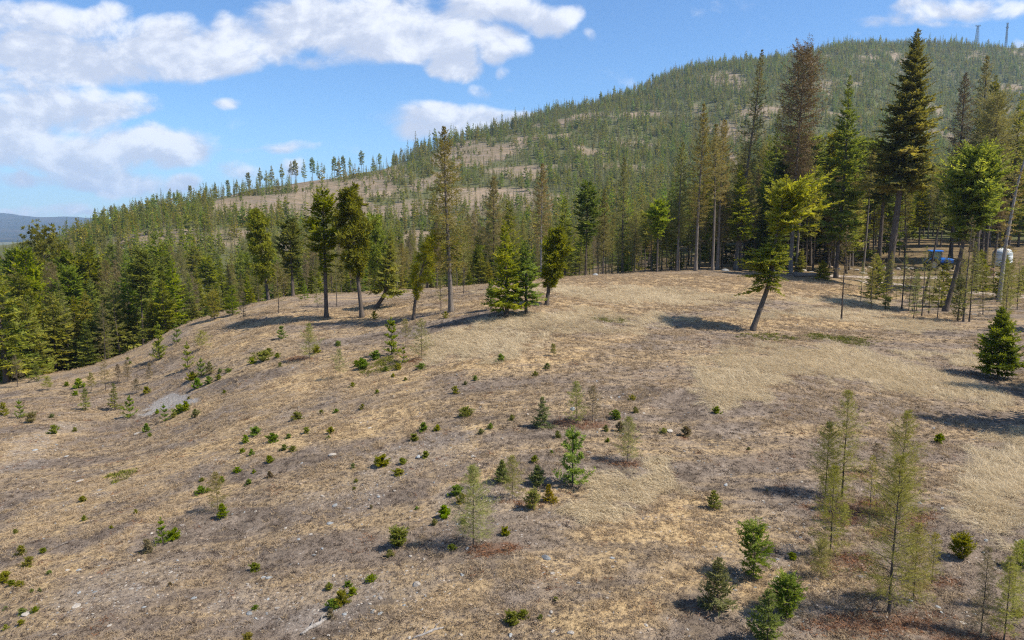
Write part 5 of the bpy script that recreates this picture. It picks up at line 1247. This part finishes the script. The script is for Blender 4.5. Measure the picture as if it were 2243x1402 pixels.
def stones():
    stone(912, 1281, 26, 0, 'r', '', 'big pale angular rock alone on the bare foreground soil', name='rock')
    stone(1303, 604, 22, 4, 'r', '', 'grey half-buried boulder on the skyline of the clearing', name='boulder'); stone(1590, 593, 26, 1, 'r', '', 'flat grey boulder at the forest edge left of the bent fir', name='boulder')
    stone(1690, 598, 30, 0, 'r', '', 'pale boulder at the near end of the row beside the gravel road', name='boulder')
    g = np.random.default_rng(8)
    named = [(547, 1343, 20, 1), (590, 1266, 15, 4), (577, 1265, 11, 4), (688, 1216, 11, 1), (168, 1328, 22, 3), (57, 1346, 24, 3), (1196, 1222, 22, 4), (1342, 1241, 11, 3), (1211, 1256, 14, 3), (916, 1001, 18, 4), (729, 996, 20, 3), (1253, 896, 18, 1), (303, 950, 20, 3), (1465, 944, 20, 3), (1250, 1386, 18, 3), (1424, 1380, 16, 2),
             (176, 1054, 18, 3), (218, 1074, 12, 3), (78, 986, 14, 1), (57, 955, 12, 2), (145, 1000, 12, 1), (19, 1023, 12, 3), (764, 1113, 13, 3), (735, 1107, 16, 1), (724, 1147, 18, 1), (681, 1170, 10, 3), (655, 1181, 12, 1), (1073, 1097, 11, 3), (1686, 1155, 9, 3), (1708, 1159, 10, 3), (1590, 1062, 14, 4), (820, 1340, 12, 2),
             (608, 1332, 12, 3), (512, 1310, 12, 2), (288, 1290, 12, 3), (305, 1288, 15, 3), (208, 1297, 10, 4), (148, 1249, 11, 3), (424, 1310, 16, 1), (755, 1345, 13, 1), (1090, 1345, 9, 3), (1118, 1392, 14, 4), (1940, 1380, 12, 3), (2110, 1365, 16, 3), (2055, 1330, 14, 1), (865, 1075, 10, 3), (900, 1120, 9, 3), (1040, 1000, 10, 3), (640, 1285, 10, 2),
             (440, 1180, 10, 2), (315, 1330, 12, 1), (240, 1370, 13, 3), (120, 1390, 14, 3), (930, 1375, 12, 2), (1010, 1390, 12, 3), (1330, 1310, 10, 3), (1225, 1150, 9, 3), (1290, 990, 11, 3), (1410, 905, 9, 3), (1530, 1010, 10, 3), (1100, 960, 9, 3), (660, 1060, 9, 2), (560, 1120, 9, 3), (970, 1190, 10, 3)]
    for px, py, wd, k in named: stone(px, py, wd, k, ['g0', 'g1', 'g2', 'g0', 'g1', 'g0', 'g2'][k], ['pale stone', 'grey stone', 'tan stone', 'pale stone', 'grey stone', 'pale stone', 'tan stone'][k])
    # the row of pale boulders beyond the road
    spots = [(1762, 594, 14), (1776, 596, 11), (1790, 592, 12), (1822, 588, 20), (1836, 590, 12), (1862, 589, 10), (1875, 592, 12), (1893, 590, 14), (1906, 588, 16), (1918, 590, 14), (1936, 587, 16), (1951, 592, 12), (1968, 590, 14), (1981, 587, 18), (1994, 589, 14), (2007, 590, 12), (2024, 591, 20), (2042, 592, 16), (2064, 594, 14), (2084, 594, 12),
             (1955, 600, 10), (1890, 599, 18), (2122, 592, 16), (2150, 596, 22), (2166, 600, 20), (2178, 598, 14), (2143, 604, 12), (2192, 602, 12), (2213, 640, 16), (2150, 648, 12), (2134, 690, 14), (2150, 687, 12)]
    for k, (px, py, wd) in enumerate(spots):
        row = sorted(q[0] for q in spots[:22]); pile = sorted((q[0], q[1]) for q in spots[22:])
        lab = '%s boulder from the left in the pale row beyond the gravel road' % NTH[row.index(px)] if k < 22 else '%s rock from the left in the loose pile at the road\'s right end' % NTH[pile.index((px, py))]
        stone(px, py, wd * 1.1, [0, 3, 5, 2][k % 4], 'b', '', lab, 'pale boulders along the gravel road', 'boulder')
stones()
def stick_mesh(seed, n=5):
    g = np.random.default_rng(seed); s = np.linspace(-.5, .5, n); P = np.column_stack([s, g.normal(0, .03, n), g.normal(0, .012, n)])
    return MB().tube(P, .022 * (1.1 - np.abs(s)) * g.uniform(.7, 1.2, n), 5).mesh('stick', M_DEADWOOD)
STICKS = [stick_mesh(i) for i in range(5)]
def slope_tilt(X, Y, a, L):
    z0, z1 = h1(X - math.cos(a) * L / 2, Y - math.sin(a) * L / 2), h1(X + math.cos(a) * L / 2, Y + math.sin(a) * L / 2)
    return -math.atan2(z1 - z0, L)
def sticks():
    rows = [(142, 1191, 30, .8), (160, 1212, 18, .8), (332, 1262, 26, .8), (545, 1162, 20, .7), (568, 1196, 22, .6), (390, 1172, 22, .7), (152, 1385, 26, .9), (430, 1350, 14, 1.0), (515, 1378, 26, .8), (665, 1378, 22, .8), (1545, 1140, 16, 2.4), (1530, 1150, 20, .2), (1516, 1162, 18, .9), (1528, 1168, 16, 1.7),
            (1552, 1128, 14, .8), (1470, 1093, 14, 1.2), (1500, 1082, 10, .7), (1600, 1098, 12, .3), (1425, 795, 22, .05), (1010, 1386, 16, 1.4), (1084, 1258, 18, 1.4), (1100, 1375, 14, 1.2), (1395, 1330, 12, 1.0), (2060, 1250, 14, 1.2), (1930, 1392, 16, 1.2), (1912, 1396, 14, .8), (800, 1130, 20, .6), (770, 1080, 12, .6),
            (640, 1235, 16, .7), (700, 1250, 14, .9), (930, 1165, 14, .3), (980, 1090, 16, .3), (260, 1330, 18, .8), (220, 1220, 14, .8), (610, 1100, 12, .6), (2120, 915, 16, .5), (1090, 1220, 10, 1.3), (1740, 1400, 14, .4), (470, 1230, 12, .8), (880, 1345, 14, .9)]
    for k, (px, py, ln, a) in enumerate(rows):
        X, Y, Z = hit(px, py); L = ln * Y / 1602 * 1.3
        o = link('stick', STICKS[k % 5], None, None, 'stick', 'weathered sticks on the slope'); place(o, (X, Y, Z + .015 * L), a, (L, L * 1.1, L * 1.1), (0, slope_tilt(X, Y, a, L)))
        small(o, 't', 'bleached stick', px, py)
    for px, py, ln, a, lab, rad, nm in ((690, 1372, 62, .85, 'pale split driftwood log, largest wood on the lower slope', .05, 'driftwood_log'), (938, 1386, 62, .45, 'long thin grey log near the bottom edge in the middle', .03, 'log')):
        X, Y, Z = hit(px, py); L = ln * Y / 1602 * 1.25; g = np.random.default_rng(int(px)); s = np.linspace(-.5, .5, 8)
        b = MB().tube(np.column_stack([s * L, g.normal(0, .02, 8), g.normal(0, .01, 8)]), rad * (1.15 - s * s * 2.2) * g.uniform(.85, 1.1, 8), 7)
        for q_ in (-.15, .2): b.tube(np.array([[q_ * L, 0, 0], [q_ * L + .12, .10, .05], [q_ * L + .22, .16, .06]]), [rad * .4, rad * .3, rad * .12], 5)
        o = link(nm, b.mesh(nm, M_DEADWOOD, True), None, lab, 'log'); place(o, (X, Y, Z + rad * .6), a, 1, (0, slope_tilt(X, Y, a, L)))
    for px0, px1, py, rad, lab in ((1742, 1806, 607, .24, 'long dark fallen log by the gravel road'), (1738, 1786, 603, .20, 'second fallen log lying behind the long dark one')):
        A, B_ = np.array(hit(px0, py)), np.array(hit(px1, py)); s = np.linspace(0, 1, 9)[:, None]; P = A + (B_ - A) * s; P[:, 2] = height(P[:, 0], P[:, 1]) + rad * .8; c = P.mean(0)
        o = link('fallen_log', MB().tube(P - c, np.linspace(rad, rad * .75, 9), 9).mesh('fallen_log', M_BARKPALE, True), None, lab, 'log', 'fallen logs by the road'); o.location = c
sticks()
finish_labels()

# ------------------------------------------------------------------ tractor, tank, posts, masts
def tractor():
    X, Y, Z = hit(2052, 592); s = 1.0
    M_BLUE, M_TYRE, M_RIM, M_DARK = plain('tractor_blue', (.015, .15, .55), .35), plain('rubber', (.02, .02, .022), .85, spec=.2), plain('dusty_white_rim', (.55, .50, .42), .6), plain('dark_chassis', (.03, .035, .04), .6)
    M_GLASS, tg = new_mat('cab_glass'); b = tg.node('ShaderNodeBsdfPrincipled'); b.inputs['Base Color'].default_value = (.5, .62, .6, 1); b.inputs['Roughness'].default_value = .05; b.inputs['Transmission Weight'].default_value = .85; b.inputs['IOR'].default_value = 1.1; tg.l.new(b.outputs[0], tg.out.inputs[0])
    e = link('tractor', None, None, 'blue farm tractor with a cab parked between the trees by the gravel road', 'tractor'); place(e, (X, Y, Z + .02), -.22, s)
    P = lambda n, m, mat, par=e, sm=False: link(n, m.mesh(n, mat, sm), par)
    # chassis and engine
    P('chassis', MB().box((.35, 0, .85), (2.9, .50, .45)).box((-.75, 0, 1.0), (.6, .9, .5)).box((1.35, 0, .62), (.35, 1.2, .22)), M_DARK)
    hood = MB(); prof = [(.40, 1.10), (.42, 1.45), (.36, 1.66), (.18, 1.74)]
    xs = [.25, .9, 1.5, 1.92]; k = [1.0, .98, .90, .70]; hv = []
    for x, q in zip(xs, k):
        for y, z in [(-p[0], p[1]) for p in prof] + [(p[0], p[1]) for p in prof[::-1]]: hv.append((x, y * q, 1.08 + (z - 1.08) * (q * .9 + .1)))
    qs = [[i * 8 + j, i * 8 + j + 1, (i + 1) * 8 + j + 1, (i + 1) * 8 + j] for i in range(3) for j in range(7)] + [[24, 25, 30, 31], [25, 26, 29, 30], [26, 27, 28, 29]]
    P('hood', hood.add(hv, qs), M_BLUE)
    P('grille', MB().box((1.93, 0, 1.3), (.03, .44, .34)), M_DARK)
    for y in (-.24, .24): link('headlight', MB().lathe((0, 0, 0), [(0, -.03), (.08, -.03), (.09, .01), (.0, .03)], 12).mesh('headlight', plain('lamp_glass', (.8, .8, .75), .15)), e).location = (1.945, y, 1.52)
    # cab
    c = MB()
    for x, y in ((-.98, -.62), (-.98, .62), (.22, -.58), (.22, .58)): c.box((x, y, 1.85), (.07, .07, 1.5))
    c.box((-.38, -.62, 1.22), (1.2, .05, .10)).box((-.38, .62, 1.22), (1.2, .05, .10)).box((-.38, 0, 1.12), (1.25, 1.2, .10))
    P('cab_frame', c, M_DARK)
    for nm, cc, ss in (('window', (-.38, -.62, 1.93), (1.12, .012, 1.30)), ('window', (-.38, .62, 1.93), (1.12, .012, 1.30)), ('windscreen', (.22, 0, 1.93), (.012, 1.08, 1.30)), ('rear_window', (-.98, 0, 1.93), (.012, 1.16, 1.30))): P(nm, MB().box(cc, ss), M_GLASS)
    r = MB(); rv = []
    for z, gx, gy in ((2.58, .76, .76), (2.64, .84, .80), (2.74, .82, .76), (2.80, .66, .58)): rv += [(-.38 - gx, -gy, z), (-.38 + gx, -gy, z), (-.38 + gx, gy, z), (-.38 - gx, gy, z)]
    P('cab_roof', r.add(rv, [[i * 4 + j, i * 4 + (j + 1) % 4, i * 4 + 4 + (j + 1) % 4, i * 4 + 4 + j] for i in range(3) for j in range(4)] + [[0, 3, 2, 1], [12, 13, 14, 15]]), M_BLUE)
    P('seat', MB().box((-.55, 0, 1.35), (.45, .48, .14)).box((-.76, 0, 1.65), (.12, .46, .55)), M_DARK)
    P('steering_wheel', MB().tube([(-.0 + .19 * math.cos(a) * .6, .19 * math.sin(a), 1.70 + .19 * math.cos(a) * .5) for a in np.linspace(0, 6.28, 13)], [.015] * 13, 5, cap=False).tube([(.18, 0, 1.2), (0, 0, 1.7)], [.02, .02], 5), M_DARK)
    P('exhaust', MB().tube([(.62, .30, 1.6), (.62, .30, 2.35), (.56, .30, 2.45)], [.04, .04, .04], 8), M_DARK)
    def wheel(nm, x, y, R, w):
        sd = -1 if y < 0 else 1
        t = MB().lathe((0, 0, 0), [(R * .56, -w / 2), (R * .92, -w / 2), (R, -w * .3), (R, w * .3), (R * .92, w / 2), (R * .56, w / 2)], 26, 'Y')
        for i in range(18):
            a = i * 6.283 / 18
            for q in (-1, 1): t.tube([(R * 1.0 * math.cos(a), q * .02, R * math.sin(a)), (R * 1.01 * math.cos(a + .14), q * w * .46, R * 1.01 * math.sin(a + .14))], [.035, .03], 4)
        wo = link(nm, t.mesh(nm, M_TYRE), e); wo.location = (x, y, R * 1.02)
        rm = MB().lathe((0, 0, 0), [(0, sd * w * .28), (R * .16, sd * w * .28), (R * .18, sd * w * .16), (R * .46, sd * w * .12), (R * .5, sd * w * .34), (R * .585, sd * w * .40), (R * .585, -sd * w * .3)], 24, 'Y')
        link('rim', rm.mesh('rim', M_RIM, True), wo)
        return wo
    for y in (-.80, .80):
        wheel('rear_wheel', -.70, y, .80, .46); wheel('front_wheel', 1.35, y * .88, .52, .32)
        f = MB(); a = np.linspace(.35, 2.9, 9); fv = []
        for q in a:
            for yy in (y - .2, y + .2): fv.append((-.70 + .92 * math.cos(q), yy, .82 + .92 * math.sin(q)))
        f.add(fv, [[2 * i, 2 * i + 1, 2 * i + 3, 2 * i + 2] for i in range(8)]); me = f.mesh('fender', M_BLUE); o = link('fender', me, e); sd = o.modifiers.new('thick', 'SOLIDIFY'); sd.thickness = .03
tractor()
def water_tank():
    X, Y, Z = hit(2194, 582)
    M_W, M_B, M_L = plain('white_plastic', (.62, .66, .66), .45), plain('dark_band', (.10, .16, .16), .5), plain('tank_lid', (.22, .36, .32), .5)
    e = link('water_tank', None, None, 'white domed plastic tank with dark bands behind trunks at the far right', 'tank'); place(e, (X, Y, Z))
    b = MB().lathe((0, 0, 0), [(0, 0), (1.22, 0), (1.25, .05), (1.25, .75), (1.22, .8), (1.25, .85), (1.25, 1.5), (1.22, 1.55), (1.25, 1.6), (1.22, 1.85), (1.02, 2.2), (.65, 2.42), (.3, 2.5), (0, 2.5)], 28)
    link('body', b.mesh('body', M_W, True), e)
    for z in (.8, 1.56, 1.86): link('band', MB().lathe((0, 0, z), [(1.262, -.03), (1.27, -.02), (1.27, .02), (1.262, .03)], 28).mesh('band', M_B), e)
    link('lid', MB().lathe((0, 0, 2.49), [(.26, 0), (.28, .02), (.28, .08), (.2, .1), (0, .1)], 20).mesh('lid', M_L), e)
    link('outlet', MB().tube([(-.5, -1.15, .15), (-.5, -1.34, .15)], [.05, .05], 8).mesh('outlet', M_B), e)
water_tank()
def posts():
    M_P = plain('dark_steel', (.035, .04, .04), .7)
    for px, py, top, lab in ((1885, 663, 631, 'dark steel stake standing alone left of the tallest fir'), (1533, 605, 592, 'short dark stake at the forest edge left of the flat boulder')):
        X, Y, Z = hit(px, py); _, t = pix_at(px, top); H = max(t * Y - Z, .5)
        b = MB().box((0, 0, H / 2 - .15), (.05, .012, H + .3)).box((0, .022, H / 2 - .15), (.012, .034, H + .3))
        for k in range(int(H / .15)): b.box((0, -.011, .1 + k * .15), (.03, .01, .02))
        e = link('steel_stake', None, None, lab, 'post', 'steel stakes'); e.location = (X, Y, Z)
        link('shaft', b.mesh('shaft', M_P), e); link('tip', MB().box((0, 0, H + .02), (.056, .03, .05)).mesh('tip', plain('stake_tip', (.25, .27, .26), .6)), e)
    # small rusty rack behind the big trunk, and a teal marker against a trunk
    X, Y, Z = hit(1926, 584); M_R = plain('rusty_steel', (.12, .06, .035), .85)
    e = link('metal_rack', None, None, 'low rusty metal rack left behind the tallest fir', 'rack'); place(e, (X, Y, Z), .2)
    for x in (-.6, .6):
        for y in (-.25, .25): link('leg', MB().box((x, y, .5), (.05, .05, 1.1)).mesh('leg', M_R), e)
    for z in (.45, 1.02): link('rail', MB().box((0, -.25, z), (1.15, .04, .05)).box((0, .25, z), (1.15, .04, .05)).box((-.6, 0, z), (.04, .45, .05)).box((.6, 0, z), (.04, .45, .05)).mesh('rail', M_R), e)
    X, Y, Z = hit(1890, 588)
    e = link('marker_post', None, None, 'small teal topped marker post against a dark trunk', 'post'); e.location = (X, Y, Z)
    link('shaft', MB().box((0, 0, .35), (.07, .07, .8)).mesh('shaft', plain('grey_post', (.1, .1, .1), .8)), e); link('cap', MB().box((0, 0, .92), (.2, .2, .36)).mesh('cap', plain('teal_paint', (.08, .38, .36), .5)), e)
    # reddish stump beside the tank
    X, Y, Z = hit(2172, 606); g = np.random.default_rng(2)
    b = MB().lathe((0, 0, 0), [(.42, -.2), (.34, .1), (.30, .7), (.28, 1.05), (.0, 1.0)], 11); b.v[0] += g.normal(0, .015, b.v[0].shape)
    link('stump', b.mesh('stump', bark_mat('red_rotten_wood', (.16, .07, .04), (.34, .17, .10)), True), None, 'reddish rotten stump in front of the white tank', 'stump').location = (X, Y, Z)
posts()
def masts():
    M_S = plain('galvanised_steel', (.10, .12, .13), .6, .3)
    for px, top, Yc, kind, lab in ((2103, 55, 1450, 0, 'lattice mast with a wide flat top on the hill crest'), (2165, 50, 1470, 1, 'slimmer mast with two small platforms on the hill crest')):
        X, Y, Z = at(px, Yc); _, t = pix_at(px, top); H = t * Y - Z
        e = link('radio_mast', None, None, lab, 'mast', 'radio masts on the hill'); e.location = (X, Y, Z)
        w0, w1 = (6.2, 2.0) if kind == 0 else (3.0, 1.6); n = 12; W = lambda z: w0 + (w1 - w0) * z / H
        cor = lambda z, k: np.array([W(z) / 2 * (-1, 1, 1, -1)[k], W(z) / 2 * (-1, -1, 1, 1)[k], z])
        for k in range(4): link('leg', MB().tube([cor(-2, k), cor(H - 2, k)], [.38, .30], 5).mesh('leg', M_S), e)
        b = MB()
        for i in range(n):
            z0, z1 = (H - 2) * i / n, (H - 2) * (i + 1) / n
            for k in range(4): b.tube([cor(z0, k), cor(z1, (k + 1) % 4)], [.14, .14], 4).tube([cor(z1, k), cor(z1, (k + 1) % 4)], [.12, .12], 4)
        link('bracing', b.mesh('bracing', M_S), e)
        if kind == 0: link('head_frame', MB().box((0, 0, H - 1.6), (9, 2.4, .8)).box((-3.8, 0, H - .6), (.8, .6, 2.4)).box((3.8, 0, H - .6), (.8, .6, 2.4)).box((0, 0, H - .4), (.7, .7, 1.6)).mesh('head_frame', M_S), e)
        else:
            for z in (H - 9, H - 1.5): link('platform', MB().box((0, 0, z), (5.4 if z < H - 5 else 3.6, 2, .7)).box((-1.6, 0, z + 1.1), (.6, .5, 2.0)).box((1.6, 0, z + 1.1), (.6, .5, 2.0)).mesh('platform', M_S), e)
            link('aerial', MB().tube([(0, 0, H - 3), (0, 0, H + 1)], [.25, .12], 5).mesh('aerial', M_S), e)
masts()

# ------------------------------------------------------------------ grasses, gravel, litter
def plant_mat(name, a, b, trans=.3):
    m, t = new_mat(name); inf = t.node('ShaderNodeObjectInfo')
    tone = t.math('ADD', t.math('MULTIPLY', t.attr('tone'), .6), t.math('MULTIPLY', inf.outputs['Random'], .4))
    c = t.mix(tone, C4(a), C4(b)); tr = t.node('ShaderNodeBsdfTranslucent'); t.put(tr.inputs[0], c); mx = t.node('ShaderNodeMixShader'); mx.inputs[0].default_value = trans
    t.l.new(principled(t, c, .8, .2), mx.inputs[1]); t.l.new(tr.outputs[0], mx.inputs[2]); t.l.new(mx.outputs[0], t.out.inputs[0]); return m
M_TANGRASS = plant_mat('tan_grass', (.25, .180, .110), (.54, .42, .275))
M_STRAW = plant_mat('straw_grass', (.38, .30, .18), (.80, .69, .49))
M_WEED = plant_mat('grey_brown_stalks', (.115, .085, .070), (.270, .215, .180), .1)
M_RUSTN = plant_mat('rusty_needle_litter', (.13, .055, .026), (.30, .145, .070), .1)
M_MOSS = plant_mat('creeping_evergreen', (.085, .095, .014), (.230, .225, .036), .2)
M_DARKTW = plant_mat('dark_litter', (.030, .022, .018), (.095, .070, .054), .05)
def tuft(seed, mat, n, L, w, lean, spread, comb=0.0, curl=.6):
    """blades in two bends"""
    g = np.random.default_rng(seed); az = rn(0, 6.28, n, g); el = np.clip(g.normal(lean, .28, n), .05, 1.5); l = L * rn(.5, 1.15, n, g)
    d = np.stack([np.cos(az) * np.cos(el) + comb, np.sin(az) * np.cos(el), np.sin(el)], -1); d = norm(d)
    o = np.column_stack([g.normal(0, spread, n), g.normal(0, spread, n), np.full(n, -.01)])
    m1 = o + d * l[:, None] * .5; d2 = d.copy(); d2[:, 2] -= curl * rn(.4, 1.2, n, g); d2 = norm(d2); t_ = m1 + d2 * l[:, None] * .5; t_[:, 2] = np.maximum(t_[:, 2], .01)
    s = norm(np.cross(d, g.normal(0, 1, (n, 3)))) * (w * rn(.7, 1.3, n, g))[:, None]
    v = np.stack([o - s, o + s, m1 + s, m1 - s, t_], 1).reshape(-1, 3); i = np.arange(n) * 5
    me = mesh_from('tuft', v, np.stack([i, i + 1, i + 2, i + 3], -1), np.stack([i + 3, i + 2, i + 4], -1), [mat], np.repeat(rn(0, 1, n, g), 5)); return me
def ground_points(n, r0, r1, seed, power=1.0, az0=-.66, az1=.66):
    g = np.random.default_rng(seed); az = g.uniform(az0, az1, n); r = (g.uniform(r0 ** power, r1 ** power, n)) ** (1 / power)
    X, Y = r * np.sin(az), r * np.cos(az); return g, X, Y
def put(name, protos, X, Y, sc, g, lift=0.0, turn=None, tilt=.08):
    Z = height(X, Y); n = len(X)
    scatter(name, protos, np.column_stack([X, Y, Z + lift]), g.integers(0, len(protos), n), np.column_stack([g.normal(0, tilt, n), g.normal(0, tilt, n), g.uniform(0, 6.28, n) if turn is None else turn]), sc)
    print(name, n)
def streaks(X, Y):
    c, s = math.cos(-.75), math.sin(-.75); u, v = X * c - Y * s, X * s + Y * c
    return fbm(u * .12, v * .55, 4, 81)
def grasses():
    # short tan bunch grass in streaks
    g, X, Y = ground_points(130000, 13.5, 92, 1, 1.35); Z = height(X, Y); mk = masks(X, Y, Z)
    p = np.clip(.04 + .95 * mk['tan'] + 1.0 * _sm(streaks(X, Y), .45, .62), 0, 1) * _sm(fbm(X / .55, Y / .55, 3, 83), .36, .56) * 1.35 * (1 - .85 * np.clip(mk['stony'], 0, 1)) * (1 - np.clip(mk['pale'] * 1.5, 0, 1)) * (1 - .8 * np.clip(mk['rust'], 0, 1)) * (1 - np.clip(mk['straw'], 0, 1) * .5)
    k = g.random(len(X)) < p * .62; X, Y = X[k], Y[k]
    put('tan_grass', [tuft(i, M_TANGRASS, 26, .15, .0042, .65, .05) for i in range(6)], X, Y, g.uniform(.55, 1.25, len(X)) * (1 + np.hypot(X, Y) / 130), g)
    # long flattened straw in its patches, combed by snow
    g, X, Y = ground_points(150000, 13.5, 80, 2, 1.5); Z = height(X, Y); mk = masks(X, Y, Z)
    k = g.random(len(X)) < np.clip(mk['straw'] * (1.0 + (fbm(X / 1.3, Y / 1.3, 3, 97) - .5) * 1.6), 0, 1) * .95; X, Y = X[k], Y[k]; n = len(X)
    turn = 6.5 * fbm(X / 3.2, Y / 3.2, 3, 91) + g.normal(0, .45, n)
    put('straw_grass', [tuft(20 + i, M_STRAW, 40, .46, .0042, .42, .12, 1.1, .75) for i in range(6)], X, Y, g.uniform(.55, 1.15, n), g, turn=turn)
    # grey-brown stalks and crumbs of the bare soil
    g, X, Y = ground_points(110000, 13.5, 66, 3, 1.25); Z = height(X, Y); mk = masks(X, Y, Z)
    p = np.clip(.6 - .55 * mk['tan'] - .8 * mk['straw'] - .3 * mk['stony'] - 1.5 * mk['pale'], .0, 1)
    k = g.random(len(X)) < p * .8; X, Y = X[k], Y[k]
    put('dead_weeds', [tuft(40 + i, [M_WEED, M_DARKTW, M_DARKTW, M_WEED, M_DARKTW][i], 18, .10, .0045, .6, .07, 0, .3) for i in range(5)], X, Y, g.uniform(.5, 1.3, len(X)), g)
    # rust-red needles under the larch saplings
    g, X, Y = ground_points(160000, 13.5, 60, 4, 1.3); Z = height(X, Y); mk = masks(X, Y, Z)
    k = g.random(len(X)) < np.clip(mk['rust'] * 1.1 + (fbm(X / .9, Y / .9, 3, 98) - .5) * 1.2 - .15, 0, 1) * .45; X, Y = X[k], Y[k]
    put('needle_litter', [tuft(60 + i, M_RUSTN, 18, .14, .006, .3, .09, 0, .2) for i in range(4)], X, Y, g.uniform(.6, 1.2, len(X)), g)
    # creeping green mats
    g, X, Y = ground_points(150000, 13.5, 62, 5, 1.5); Z = height(X, Y); mk = masks(X, Y, Z)
    k = g.random(len(X)) < np.clip(mk['moss'] * 1.2 - .15, 0, 1) * .7; X, Y = X[k], Y[k]
    put('creeping_evergreen', [tuft(70 + i, M_MOSS, 26, .13, .012, .7, .10, 0, .2) for i in range(4)], X, Y, g.uniform(.6, 1.3, len(X)), g)
    # pebbles
    g, X, Y = ground_points(70000, 13.5, 58, 6, 1.15); Z = height(X, Y); mk = masks(X, Y, Z)
    p = np.clip(.12 + .55 * mk['stony'] + 1.2 * mk['pale'] + .35 * (fbm(X / 2.2, Y / 2.2, 3, 95) > .56) - .5 * mk['straw'], .02, 1)
    k = g.random(len(X)) < p * .55; X, Y = X[k], Y[k]; n = len(X)
    put('gravel', [stone_mesh(50 + i, .5, [M_STONE, M_STONEGREY, M_STONETAN, M_STONE][i], 1) for i in range(4)], X, Y, np.minimum(.012 + g.exponential(.014, n), .09), g, tilt=.3)
grasses()

# ------------------------------------------------------------------ air
def haze_box():
    R, z0, z1 = 9600.0, float(VERT[:, 2].min()) - 1.5, float(max(VERT[:, 2].max(), 420)) + 30
    b = MB().box((0, 0, (z0 + z1) / 2), (2 * R, 2 * R, z1 - z0))
    m = bpy.data.materials.new('haze_air'); m.use_nodes = True; t = NT(m.node_tree); t.n.clear()
    o = t.node('ShaderNodeOutputMaterial'); p = t.node('ShaderNodeVolumePrincipled')
    p.inputs['Color'].default_value = (.50, .71, 1.0, 1); p.inputs['Density'].default_value = HAZE; p.inputs['Anisotropy'].default_value = .1
    t.l.new(p.outputs[0], o.inputs['Volume'])
    link('haze', b.mesh('haze', m), kind='stuff')
HAZE = .000095
if HAZE: haze_box()
